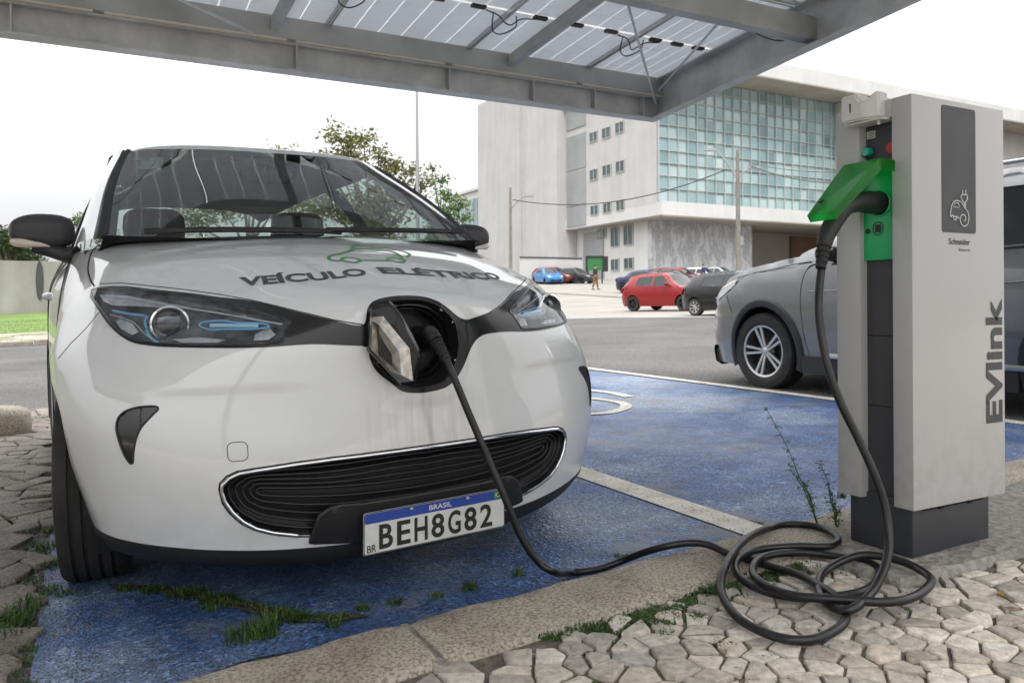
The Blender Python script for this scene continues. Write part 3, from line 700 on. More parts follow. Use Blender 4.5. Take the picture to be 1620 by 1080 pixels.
# ---------------- the white electric hatchback ----------------
ZN=[[(0,0.215,0.15),(0.2,0.222,0.153),(0.4,0.252,0.165),(0.56,0.312,0.18),(0.68,0.39,0.195),(0.75,0.465,0.205),(0.785,0.53,0.212),(0.8,0.59,0.215),(0.805,0.645,0.215)],[(0,0.19,0.25),(0.2,0.197,0.252),(0.4,0.232,0.26),(0.565,0.292,0.27),(0.69,0.37,0.28),(0.765,0.45,0.285),(0.803,0.52,0.29),(0.82,0.58,0.29),(0.826,0.635,0.29)],[(0,0.185,0.365),(0.2,0.193,0.37),(0.4,0.228,0.375),(0.575,0.288,0.38),(0.705,0.365,0.385),(0.785,0.45,0.39),(0.825,0.53,0.395),(0.845,0.6,0.395),(0.853,0.655,0.395)],[(0,0.19,0.49),(0.2,0.2,0.492),(0.4,0.24,0.495),(0.58,0.3,0.5),(0.71,0.375,0.5),(0.795,0.465,0.505),(0.84,0.56,0.51),(0.865,0.65,0.52),(0.872,0.7,0.53)],[(0,0.195,0.6),(0.2,0.208,0.6),(0.4,0.255,0.605),(0.57,0.32,0.61),(0.695,0.4,0.615),(0.785,0.5,0.615),(0.84,0.61,0.61),(0.872,0.73,0.605),(0.885,0.8,0.6)],[(0,0.2,0.69),(0.2,0.215,0.692),(0.39,0.27,0.7),(0.55,0.345,0.705),(0.67,0.435,0.71),(0.76,0.545,0.71),(0.825,0.66,0.7),(0.868,0.8,0.68),(0.885,0.9,0.645)],[(0,0.21,0.765),(0.2,0.23,0.765),(0.37,0.295,0.765),(0.52,0.38,0.775),(0.635,0.48,0.785),(0.735,0.6,0.785),(0.805,0.73,0.77),(0.855,0.88,0.735),(0.883,0.98,0.665)],[(0,0.23,0.812),(0.19,0.26,0.81),(0.35,0.34,0.812),(0.49,0.44,0.83),(0.605,0.55,0.845),(0.71,0.68,0.853),(0.79,0.81,0.83),(0.845,0.95,0.775),(0.88,1.06,0.665)],[(0,0.36,0.872),(0.19,0.39,0.871),(0.35,0.455,0.872),(0.48,0.55,0.878),(0.59,0.65,0.885),(0.7,0.77,0.892),(0.78,0.9,0.875),(0.838,1.03,0.8),(0.878,1.14,0.645)],[(0,0.56,0.942),(0.19,0.58,0.941),(0.36,0.63,0.938),(0.49,0.7,0.935),(0.605,0.79,0.932),(0.71,0.9,0.93),(0.785,1.03,0.905),(0.84,1.15,0.81),(0.872,1.22,0.6)],[(0,0.78,0.998),(0.2,0.79,0.996),(0.38,0.83,0.99),(0.52,0.88,0.98),(0.635,0.96,0.972),(0.73,1.06,0.965),(0.79,1.18,0.935),(0.84,1.27,0.8),(0.866,1.3,0.53)],[(0,0.94,1.032),(0.2,0.95,1.03),(0.4,0.99,1.024),(0.55,1.05,1.016),(0.665,1.13,1.01),(0.745,1.22,1.0),(0.793,1.3,0.96),(0.838,1.35,0.78),(0.86,1.36,0.42)],[(0,1.05,1.05),(0.2,1.06,1.048),(0.41,1.1,1.042),(0.565,1.16,1.036),(0.68,1.25,1.03),(0.753,1.34,1.015),(0.795,1.4,0.965),(0.836,1.42,0.74),(0.856,1.4,0.24)]]
def cr_rows(P,n):
    P=np.array(P,float); m=len(P); o=[]
    g=lambda i: 2*P[0]-P[1] if i<0 else (2*P[-1]-P[-2] if i>=m else P[i])
    for i in range(m-1):
        a,b_,c,d=g(i-1),g(i),g(i+1),g(i+2)
        for k in range(n):
            t=k/n; o.append(.5*((2*b_)+(-a+c)*t+(2*a-5*b_+4*c-d)*t*t+(-a+3*b_-3*c+d)*t**3))
    o.append(P[-1]); return np.array(o)
def net(N,nu,nv,mirror=True,relax=8):
    H=np.array(N,float)
    if mirror:
        L_=H[:,:0:-1].copy(); L_[:,:,0]*=-1; H=np.concatenate([L_,H],1)
    A=cr_rows(H,nv) if False else None
    B_=np.array([cr_rows(r,nv) for r in H]); B_=np.array([cr_rows(B_[:,j],nu) for j in range(B_.shape[1])]).transpose(1,0,2)
    for _ in range(relax):
        C=B_.copy(); C[1:-1,1:-1]=B_[1:-1,1:-1]*.6+.1*(B_[:-2,1:-1]+B_[2:,1:-1]+B_[1:-1,:-2]+B_[1:-1,2:]); B_=C
    return B_
Z=thing('electric_hatchback','white electric hatchback plugged in at the charging bay, green car outline on its bonnet','electric car',(.873,1.9,.059),.067)
Z.rotation_euler=(0,-.027,.067)
A=net(ZN,12,12)
# the character line of the bumper above the fog lamp scoops
ax_=np.abs(A[:,:,0]); zz=A[:,:,2]
def sst(t,a,b): q=np.clip((t-a)/(b-a),0,1); return q*q*(3-2*q)
A[:,:,1]+=.005*(1-sst(zz,.578,.598))*sst(zz,.42,.56)*sst(ax_,.28,.42)*(1-sst(ax_,.64,.74))
A[:,:,1]-=.006*(1-sst(ax_,.0,.16))*sst(zz,.50,.545)*(1-sst(zz,.56,.62))
nr,nc=A.shape[:2]; ZV=[tuple(p) for p in A.reshape(-1,3)]
ZF=[(i*nc+j,(i+1)*nc+j,(i+1)*nc+j+1,i*nc+j+1) for i in range(nr-1) for j in range(nc-1)]
BV=BVHTree.FromPolygons(ZV,ZF)
def pf(x,z,off=0):
    h=BV.ray_cast(Vector((x,-1,z)),Vector((0,1,0)),2.6)
    if h[0] is None: h=BV.find_nearest(Vector((x,.4,z)))
    n=h[1] if h[1].y<0 or abs(h[1].y)<.02 and h[1].z>0 else -h[1]
    return h[0]+n*off
def pt(x,y,off=0):
    h=BV.ray_cast(Vector((x,y,2)),Vector((0,0,-1)),2)
    if h[0] is None: h=BV.find_nearest(Vector((x,y,1)))
    n=h[1] if h[1].z>0 else -h[1]; return h[0]+n*off
def mirx(P): return [(-x,z) for x,z in P]
HL=[(.769,.862),(.748,.866),(.724,.863),(.642,.849),(.561,.832),(.490,.815),(.426,.796),(.380,.779),(.342,.762),(.352,.745),(.362,.728),(.373,.709),(.384,.703),(.444,.701),(.516,.703),(.580,.705),(.627,.709),(.672,.714),(.703,.722),(.727,.740),(.748,.772),(.762,.81),(.772,.84)]
HL=[(x,z) for x,z,_ in spl([(x,z,0) for x,z in HL],2,True)]
PORT_=[(-.150,.665),(-.152,.74),(-.128,.793),(-.100,.803),(-.05,.807),(0,.806),(.04,.797),(.07,.78),(.10,.752),(.115,.72),(.117,.66),(.10,.615),(.075,.583),(.045,.566),(-.013,.560),(-.06,.568),(-.09,.583),(-.131,.625)]
PORT=[(q[0],q[1]) for q in spl([(x,z,0) for x,z in PORT_],3,True)]
CRE_=[(.676,.556),(.668,.549),(.678,.538),(.695,.520),(.709,.502),(.720,.475),(.7265,.440),(.728,.418),(.733,.414),(.739,.422),(.748,.443),(.757,.478),(.7595,.508),(.752,.532),(.735,.547),(.708,.555)]
CRE=[(q[0],q[1]) for q in spl([(x,z,0) for x,z in CRE_],3,True)]
GR=[(.0,.392),(.144,.392),(.27,.391),(.36,.388),(.46,.381),(.497,.377),(.52,.367),(.536,.35),(.538,.335),(.531,.308),(.515,.28),(.49,.252),(.46,.231),(.42,.215),(.36,.200),(.30,.192),(.2,.182),(.1,.176),(0,.174)]
GRF=GR+mirx(GR)[::-1][1:-1]
holes=[HL,mirx(HL),PORT,CRE,mirx(CRE),GRF]
V=[list(p) for p in ZV]; alive=np.ones(len(ZF),bool); cell=.008
for hp in holes:
    q=np.array(resample(hp,.002)); x0,z0=q.min(0)-.02; x1,z1=q.max(0)+.02
    for i,p in enumerate(ZV):
        if x0<p[0]<x1 and z0<p[2]<z1 and p[1]<.93:
            d=(q[:,0]-p[0])**2+(q[:,1]-p[2])**2; k=int(d.argmin())
            if d[k]<(.0062)**2: w_=pf(q[k,0],q[k,1]); V[i]=[w_.x,w_.y,w_.z]
    for fi,f in enumerate(ZF):
        c=np.mean([V[k] for k in f],0)
        if x0<c[0]<x1 and z0<c[2]<z1 and c[1]<.93 and inside((c[0],c[2]),hp): alive[fi]=False
b=MB(); b.add(V,[f for f,a in zip(ZF,alive) if a]); zb=b.build('front_body','bumper',Z,smooth=75)
def fill(nm,poly,off,m,res=.014,par=Z,smooth=75,dep=None,hol=()):
    v,f=cdt(poly,res,hol,edge=res*.6); b=MB()
    P_=[]
    B_=np.array(resample(poly,.004))
    for x,z in v:
        p=pf(x,z,off)
        if dep:
            e=math.sqrt(np.min((B_[:,0]-x)**2+(B_[:,1]-z)**2)); p=p+Vector((0,dep*min(1,e/.018)**.6,0))
        P_.append(tuple(p))
    b.add(P_,f); return b.build(nm,m,par,smooth=smooth)
def rim(nm,poly,r,m,off=0,par=Z,closed=True,n=6,sub=.008):
    P_=[tuple(pf(x,z,off)) for x,z in resample(poly,sub,closed)]; b=MB(); b.tube(P_,r,n,closed); return b.build(nm,m,par,smooth=80)
# gloss black band joining the lamps over the nose
top=[(-.772,.865),(-.748,.8705),(-.70,.869),(-.641,.857),(-.561,.843),(-.49,.828),(-.420,.816),(-.325,.783),(-.239,.756),(-.175,.741),(-.158,.755),(-.15,.785),(-.125,.806),(-.07,.817),(0,.817),(.05,.806),(.09,.782),(.12,.757),(.147,.744),(.175,.746),(.239,.757),(.332,.785),(.42,.816),(.49,.828),(.561,.843),(.641,.857),(.70,.869),(.748,.8705),(.772,.865)]
botR=[(.780,.84),(.770,.81),(.756,.77),(.733,.735),(.706,.715),(.672,.707),(.627,.702),(.516,.696),(.444,.694),(.384,.695),(.30,.700),(.224,.698),(.19,.688),(.166,.668),(.148,.640),(.128,.606),(.10,.575),(.06,.553),(-.013,.546),(-.068,.555),(-.098,.579),(-.138,.614),(-.156,.652),(-.162,.682),(-.22,.690),(-.30,.697),(-.384,.695)]
bot=botR+[(-x,z) for x,z in botR[:9]][::-1][0:]
bot=botR+[(-.444,.694),(-.516,.696),(-.627,.702),(-.672,.707),(-.706,.715),(-.733,.735),(-.756,.77),(-.770,.81),(-.780,.84)]
top=[(q[0],q[1]) for q in spl([(x,z,0) for x,z in top],3)]; bot=[(q[0],q[1]) for q in spl([(x,z,0) for x,z in bot],3)]
fill('grille_band',top+bot,.0016,'black_gloss',hol=[HL,mirx(HL),PORT],res=.012)
# headlights
for s in (1,-1):
    hl=bpy.data.objects.new('headlight',None); COL.objects.link(hl); hl.parent=Z
    H_=HL if s>0 else mirx(HL)
    fill('housing',H_,-.002,'lampbowl',par=hl,dep=.055)
    g=fill('lens_cover',H_,.003,'lens',par=hl)
    rim('gasket',H_,.0028,'black_gloss',.001,par=hl)
    def q_(x,z,d): p=pf(s*x,z,0); return (p.x,p.y+d,p.z)
    b=MB(); c=Vector(q_(.618,.762,.028)); axv=Vector((s*.12,-1,0)).normalized()
    b.lathe([(.0,.047),(.014,.049),(.016,.044),(.004,.040),(-.03,.040)],c,axv,40); b.build('lamp_bezel','chrome',hl,smooth=40)
    b=MB(); b.lathe([(.012-.012*(k/8)**2,.0395*k/8+.0002) for k in range(9)],c,axv,36); b.build('projector_lens','projglass',hl,smooth=80)
    b=MB()  # blue light guides
    P_=[q_(x,z,.014) for x,z in ((.555,.756),(.54,.765),(.50,.766),(.47,.760),(.42,.7565),(.40,.752),(.40,.745),(.44,.742),(.50,.744),(.535,.744))]
    b.tube(spl(P_,5,True),.0028,8,True)
    P_=[q_(x,z,.018) for x,z in ((.53,.754),(.48,.752),(.42,.749))]; b.build('light_guide','blue_lens',hl,smooth=80)
    b=MB(); b.tube(P_,.0065,8); b.build('light_guide','glowblue',hl,smooth=80)  # pale core: the guide's bright highlight put into its colour
    b=MB()
    for pl,r in (([(.735,.80),(.70,.79),(.668,.784)],.004),([(.672,.745),(.664,.725),(.65,.71)],.005),([(.665,.782),(.672,.765),(.669,.748)],.004)): b.tube(spl([q_(x,z,.018) for x,z in pl],5),r,6)
    b.build('light_guide','blue_lens',hl,smooth=80)
    b=MB()  # silver brow bars, lamp bowls and a painted sky sheen
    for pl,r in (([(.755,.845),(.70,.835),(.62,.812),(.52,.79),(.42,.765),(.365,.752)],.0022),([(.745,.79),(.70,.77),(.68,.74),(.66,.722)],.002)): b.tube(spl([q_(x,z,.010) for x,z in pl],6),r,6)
    for pl,d0 in (([(.757,.848),(.70,.842),(.62,.82),(.56,.803),(.63,.806),(.69,.812),(.735,.815),(.752,.828)],.012),([(.395,.745),(.385,.725),(.40,.712),(.435,.712),(.43,.728)],.014),([(.56,.725),(.50,.716),(.52,.710),(.60,.712),(.62,.722)],.012),([(.722,.778),(.70,.765),(.69,.742),(.705,.735),(.728,.752),(.735,.772)],.014)):  # first outline: sky reflection on the lens, painted as a silver patch
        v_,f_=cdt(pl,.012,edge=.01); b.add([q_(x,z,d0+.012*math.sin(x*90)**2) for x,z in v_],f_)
    b.build('reflector_and_sky_sheen','refl',hl,smooth=60)
    cp_=CRE if s>0 else mirx(CRE)
    fo=fill('fog_lamp',cp_,-.003,'black_plastic',dep=.022,res=.01); fill('fog_lens',cp_,-.001,'foglens',par=fo,res=.01)
    rim('fog_rim',cp_,.0028,'black_plastic',.0,par=fo)
# lower intake
gi=fill('lower_grille',GRF,-.001,'fin',dep=.045,res=.02)
b=MB()
def gp(x,z,d=.022): p=pf(x,z,0); return (p.x,p.y+d,p.z)
GQ=resample(GRF,.02)
for t in (.17,.35,.53,.71,.88):
    L_=[]
    for x,z in GQ:
        sx_=max(-.44,min(.44,x)); sz_=.292+.030*(abs(sx_)/.44)**2-.03*math.exp(-((abs(sx_)-.30)/.10)**2)*(z<.3)*0
        L_.append((x+(sx_-x)*t,z+(sz_-z)*t+.007*math.sin(abs(x)*15+.6)*math.sin(math.pi*min(t*1.1,1))*(.6 if abs(x)<.5 else 0)))
    b.tube([gp(x,z,.012+.022*t) for x,z in L_],.0040,6,True)
b.build('grille_fin','fin',gi,smooth=80)
tr=[(x,z) for x,z in GR if x>.3 or z>.3]; trim=[p for p in mirx(GR) if p[0]<-.33 and p[1]<.3][::-1]+[p for p in mirx(GR) if p[1]>.3][::-1]+[p for p in GR if p[1]>.3]+[p for p in GR if p[1]<.3 and p[0]>.33]
tl=[p for p in mirx(GR)][::-1]; tl=[p for p in tl if not (p[1]<.25 and abs(p[0])<.33)]; tr_=[p for p in GR if not (p[1]<.25 and abs(p[0])<.33)]
rim('chrome_trim',tl+tr_[1:],.0058,'chrome',.0015,closed=False)
rim('grille_gap',[(x*1.012,z+(.006 if z>.33 else -.004)) for x,z in GRF],.003,'seam',-.0015)
# plate carrier and plate
HB=[(-.325,.178),(-.315,.215),(-.305,.245),(-.28,.262),(-.25,.266),(-.19,.262),(0,.262),(.19,.262),(.25,.266),(.28,.262),(.305,.245),(.32,.215),(.335,.18),(.2,.162),(0,.158),(-.2,.162)]
fill('plate_carrier',HB,.009,'black_plastic',res=.02)
rim('carrier_edge',HB,.008,'black_plastic',.002)
pl=bpy.data.objects.new('number_plate',None); COL.objects.link(pl); pl.parent=Z
p00,p10,p11,p01=[Vector(p) for p in [(-0.211, 0.155, 0.134), (0.225, 0.15, 0.137), (0.23, 0.158, 0.248), (-0.204, 0.163, 0.245)]]   # bl, br, tr, tl
ax1=(p10-p00); ay1=(p01-p00); W1=ax1.length; H1=ay1.length; ax1.normalize(); ay1.normalize(); nn=ax1.cross(ay1).normalized()
def P3(x,y,o=0): return p00+ax1*x+ay1*y+nn*o
def rrect(x0,y0,x1,y1,r,n=4):
    o=[]
    for cx,cy,a in ((x1-r,y0+r,-90),(x1-r,y1-r,0),(x0+r,y1-r,90),(x0+r,y0+r,180)):
        for k in range(n+1): t=R(a+90*k/n); o.append((cx+r*math.cos(t),cy+r*math.sin(t)))
    return o
b=MB(); b.prism(rrect(0,0,W1,H1,.008),lambda x,y:P3(x,y,-.002),lambda x,y:P3(x,y,0)); b.build('plate_blank','plate_w',pl)
b=MB(); e=.004; b.prism(rrect(e,H1*.73,W1-e,H1-e,.005),lambda x,y:P3(x,y,0),lambda x,y:P3(x,y,.0006)); b.build('blue_band','plate_b',pl)
b=MB(); ed=[P3(x,y,.0005) for x,y in rrect(.0018,.0018,W1-.0018,H1-.0018,.007)]; b.tube(ed,.0013,6,True); b.build('plate_edge','ink',pl)
b=MB(); put_text(b,'B',P3(.043,0,0),ax1,ay1,1e-6,None,0); [put_text(b,ch,P3(.044+k*.0515,H1*.11,.0012),ax1,ay1,H1*.56,.040,.022) for k,ch in enumerate('BEH8G82')]; put_text(b,'BR',P3(.010,H1*.06,.0012),ax1,ay1,H1*.17,.026,.01); b.build('plate_number','ink',pl)
b=MB(); put_text(b,'BRASIL',P3(W1*.44,H1*.79,.0012),ax1,ay1,H1*.12,W1*.16,.015)
b.build('country_name','plate_w',pl)
b=MB(); x0=W1-.036; y0=H1*.775; b.add([P3(x0,y0,.0012),P3(x0+.026,y0,.0012),P3(x0+.026,y0+.018,.0012),P3(x0,y0+.018,.0012)],[(0,1,2,3)],0)
b.add([P3(x0+.013,y0+.002,.0016),P3(x0+.024,y0+.009,.0016),P3(x0+.013,y0+.016,.0016),P3(x0+.002,y0+.009,.0016)],[(0,1,2,3)],1)
b.add([P3(x0+.013+.0045*math.cos(t),y0+.009+.0045*math.sin(t),.002) for t in np.linspace(0,5.8,12)],[tuple(range(12))],2)
b.build('flag',['green_vinyl','yellow','plate_b'],pl)
for x in (W1*.32,W1*.72): b=MB(); b.lathe([(.004,.0003),(.0035,.003),(0,.0055)],P3(x,H1*.90,.0005),nn,14); b.build('screw','alu',pl,smooth=50)
# valance under the bumper
R0=A[0]; b=MB(); rows=[]
for dy,dz in ((.006,.004),(.008,-.018),(.02,-.045),(.05,-.060),(.5,-.055)):
    rows.append([(x*(1-.03*(dz<-.03)),min(y+dy,1.5),z+dz) for x,y,z in R0])
b.grid(rows); b.build('valance','black_plastic',Z,smooth=50)
# shut lines
def seamtop(nm,P_,r=.0022,closed=False,f=pt,off=-.0006):
    b=MB(); b.tube([tuple(f(x,y,off)) for x,y in resample(spl([(x,y,0) for x,y in P_],6) and [(q[0],q[1]) for q in spl([(x,y,0) for x,y in P_],6,closed)],.01,closed)],r,5,closed); return b.build(nm,'seam',Z,smooth=80)
for s in (1,-1):
    seamtop('bonnet_gap',[(s*.764,.845),(s*.768,.93),(s*.764,1.05),(s*.750,1.15),(s*.728,1.235),(s*.70,1.29)],.003)
    b=MB(); b.tube([tuple(pf(s*x,z,-.0005)) for x,z in resample([(.762,.804),(.80,.755),(.838,.712),(.868,.668)],.006,False)],.0018,5); b.build('wing_gap','seam',Z)
tw=rrect(-.522,.409,-.475,.457,.014); rim('tow_cover_gap',tw,.0012,'seam',-.0004)
b=MB(); b.tube([tuple(pf(x,z,-.0005)) for x,z in resample([(-.158,.7415),(-.239,.758),(-.325,.786),(-.42,.819),(-.49,.837),(-.561,.853),(-.641,.868),(-.70,.879),(-.75,.881)],.01,False)],.002,5)
b.tube([tuple(pf(-x,z,-.0005)) for x,z in resample([(-.158,.7415),(-.239,.758),(-.325,.786),(-.42,.819),(-.49,.837),(-.561,.853),(-.641,.868),(-.70,.879),(-.75,.881)],.01,False)],.002,5); b.build('bonnet_gap','seam',Z)
# lettering and drawing on the bonnet (laid onto the sheet metal)
def hood_text(txt,pts,h,ht,bold):
    """pts: baseline in bonnet (x,y); letters grow up the bonnet"""
    P_=spl([(x,y,0) for x,y in pts],12); P_=[(p[0],p[1]) for p in P_]; cum=[0]
    for a,c in zip(P_[:-1],P_[1:]): cum.append(cum[-1]+math.hypot(c[0]-a[0],c[1]-a[1]))
    W_=cum[-1]; v,f=dense_text(txt,bold,h,W_,.012); o=[]
    for x,y in v:
        i=min(len(P_)-2,max(0,int(np.searchsorted(cum,x)-1))); t=(x-cum[i])/(cum[i+1]-cum[i]+1e-9); a,c=P_[i],P_[i+1]
        px=a[0]+(c[0]-a[0])*t; py=a[1]+(c[1]-a[1])*t; dx,dy=c[0]-a[0],c[1]-a[1]; l=math.hypot(dx,dy)
        o.append(tuple(pt(px-dy/l*y*.35,py+abs(dx)/l*y,.0012)))
    b=MB(); b.add(o,f); return b.build('bonnet_lettering','hoodink',Z)
HT=[[(-0.428, 0.472), (-0.35, 0.437), (-0.233, 0.402), (-0.15, 0.395), (-0.072, 0.398)], [(-0.028, 0.403), (0.083, 0.392), (0.219, 0.401), (0.35, 0.44), (0.462, 0.512)]]
hood_text('VEÍCULO',HT[0],0.072,1,.038); hood_text('ELÉTRICO',HT[1],0.072,1,.038)
b=MB()
def ribbon(P_,w=.0035,closed=False):
    Q=spl([(x,y,0) for x,y in P_],5,closed) ; Q=[(q[0],q[1]) for q in Q]; n=len(Q); A_=[]
    for i in range(n+(1 if closed else 0)):
        i%=n; a=Q[(i-1)%n] if closed or i else Q[0]; c=Q[(i+1)%n] if closed or i<n-1 else Q[-1]; d=Vector((c[0]-a[0],c[1]-a[1])); d=d.normalized() if d.length else Vector((1,0)); m_=Vector((-d.y,d.x))*w
        A_.append([tuple(pt(Q[i][0]+m_.x*k,Q[i][1]+m_.y*k,.0013)) for k in (-1,0,1)])
    b.grid(A_)
for P_,w_,c_ in [([(-0.136, 0.564), (-0.12, 0.6), (-0.075, 0.628), (-0.035, 0.66), (-0.003, 0.7), (0.05, 0.712), (0.1, 0.69), (0.125, 0.655), (0.122, 0.6), (0.112, 0.56)], 0.0035, False), ([(-0.136, 0.564), (-0.13, 0.548), (-0.105, 0.535)], 0.0035, False), ([(-0.04, 0.535), (0.02, 0.53), (0.055, 0.532)], 0.0035, False), ([(0.105, 0.54), (0.116, 0.55), (0.113, 0.565)], 0.0035, False), ([(-0.102, 0.545), (-0.072, 0.512), (-0.042, 0.54), (-0.07, 0.575)], 0.0035, True), ([(0.052, 0.545), (0.082, 0.512), (0.108, 0.54), (0.085, 0.575)], 0.0035, True), ([(-0.03, 0.665), (0.03, 0.655), (0.09, 0.64), (0.12, 0.6)], 0.003, False), ([(0.005, 0.735), (0.03, 0.765), (0.07, 0.76), (0.085, 0.735), (0.055, 0.712), (0.015, 0.715)], 0.0035, True), ([(0.028, 0.765), (0.012, 0.8)], 0.0035, False), ([(0.055, 0.765), (0.04, 0.805)], 0.0035, False), ([(0.085, 0.735), (0.13, 0.74), (0.165, 0.7), (0.175, 0.64), (0.145, 0.6)], 0.003, False)]: ribbon(P_,w_*1.5,c_)
b.build('bonnet_drawing','green_vinyl',Z)
# charging socket behind the open nose door
pr=bpy.data.objects.new('charging_port',None); COL.objects.link(pr); pr.parent=Z
b=MB(); Q=resample(PORT,.01); f0=[pf(x,z,0) for x,z in Q]; n=len(Q); cxp,czp=-.02,.685
rows=[[(p.x,p.y-.001,p.z) for p in f0],[(p.x*.97+cxp*.03,p.y+.012,p.z*.97+czp*.03) for p in f0],[(p.x*.90+cxp*.10,.255,p.z*.90+czp*.10) for p in f0],[(p.x*.80+cxp*.2,.30,p.z*.80+czp*.2) for p in f0],[(cxp,.305,czp)]*n]
b.grid([r+r[:1] for r in rows]); b.build('recess','black_plastic',pr,smooth=40)
b=MB()
for k,(sc,y) in enumerate(((.88,.232),(.80,.250),(.72,.27))): b.tube([(p.x*sc+cxp*(1-sc),y+(p.x*0),p.z*sc+czp*(1-sc)) for p in f0],.003,6,True)
b.build('recess_rib','black_gloss',pr,smooth=60)
b=MB(); b.lathe([(.04,.030),(.045,.034),(.04,.038),(0,.040)],(.035,.30,.690),(0,-1,0),28); b.lathe([(.01,.0005),(.01,.030)],(.035,.30,.690),(0,-1,0),28); b.build('socket','black_plastic',pr,smooth=40)
rim('door_gap',PORT,.003,'black_gloss',.0015,par=pr)
# nose door with its lozenge badge, swung open
dr=bpy.data.objects.new('socket_door',None); COL.objects.link(dr); dr.parent=Z
DO,_,_,LO,LI=([(-0.1609, 0.1764, 0.7936), (-0.1204, 0.146, 0.8054), (-0.0961, 0.1278, 0.7674), (-0.0568, 0.0984, 0.6731), (-0.056, 0.0978, 0.6505), (-0.0698, 0.1081, 0.5817), (-0.0986, 0.1297, 0.5768), (-0.1725, 0.1851, 0.675)], None, None, [(-0.1594, 0.1753, 0.7638), (-0.1317, 0.1545, 0.7657), (-0.0766, 0.1132, 0.6779), (-0.0712, 0.1091, 0.5911), (-0.0995, 0.1303, 0.5872), (-0.1647, 0.1793, 0.6918)], [(-0.1452, 0.1647, 0.7492), (-0.1414, 0.1618, 0.718), (-0.1152, 0.1422, 0.664), (-0.1138, 0.1411, 0.6281), (-0.1312, 0.1542, 0.6483), (-0.1447, 0.1642, 0.6629)])
def poly3(b,P_,nrm,t,mi=0):
    n=len(P_); P_=[Vector(p) for p in P_]; b.add([tuple(p) for p in P_]+[tuple(p+nrm*t) for p in P_],[tuple(range(n)),tuple(range(n,2*n))[::-1]]+[(i,n+i,n+(i+1)%n,(i+1)%n) for i in range(n)],mi)
dn=(Vector(DO[2])-Vector(DO[0])).cross(Vector(DO[4])-Vector(DO[0])).normalized()
if dn.y>0: dn=-dn      # towards the viewer side
b=MB(); cen=sum((Vector(p) for p in DO),Vector())/len(DO)
ringa=[Vector(p)-dn*.022 for p in DO]; ringb=[Vector(p)-dn*.004 for p in DO]; ringc=[cen+(Vector(p)-cen)*.90+dn*.006 for p in DO]; ringd=[cen+(Vector(p)-cen)*.5+dn*.010 for p in DO]
n=len(DO); b.grid([[tuple(p) for p in r+r[:1]] for r in (ringa,ringb,ringc,ringd)]); b.add([tuple(p) for p in ringd],[tuple(range(n))]); b.add([tuple(p) for p in ringa],[tuple(range(n))]); b.build('door_shell','black_gloss',dr,smooth=25,recalc=True)
b=MB(); m=len(LO); ao=[Vector(p)+dn*.010 for p in LO]; ai=[Vector(p)+dn*.012 for p in LI]; mid=[(a+c)/2+dn*.016 for a,c in zip(ao,ai)]
b.grid([[tuple(p) for p in r+r[:1]] for r in ([p-dn*.006 for p in ao],ao,mid,ai,[p-dn*.008 for p in ai])]); b.build('badge',['dusty_chrome'],dr,smooth=12,recalc=True)
for z_ in (.64,.73): b=MB(); b.tube([(-.12,.205,z_),(-.11,.25,z_*.9+.07)],.008,8); b.build('hinge','black_plastic',dr)
# wheels, inner arches
for s in (1,-1):
    for cy in (1.0,3.59): wheel(Z,(s*(.765 if cy<2 else .70),cy,.275),.31,.185,s,rim=.65,spokes=5,style='twin',detail=True,steer=(-.14 if cy<2 else 0))
    for cy in (1.0,3.59):
        b=MB(); A_=[]
        for k in range(15):
            a=R(-25)+R(230)*k/14; y=cy+math.cos(a)*.36; z=.275+math.sin(a)*.36; A_.append([(s*.80,y,z),(s*.60,y,z),(s*.58,cy+math.cos(a)*.05,.275+math.sin(a)*.05)])
        b.grid(A_); b.build('wheel_arch_liner','black_plastic',Z,smooth=50)
# arch lip
for s in (1,-1):
    b=MB(); E_=[(s*abs(A[i,-1,0]),A[i,-1,1],A[i,-1,2]) for i in range(nr)]
    b.grid([[p for p in E_],[(p[0]-s*.03,p[1]+(.012 if p[1]<1 else -.004),p[2]+.008) for p in E_]],flip=s<0); b.build('arch_lip','paint_white',Z,smooth=60)
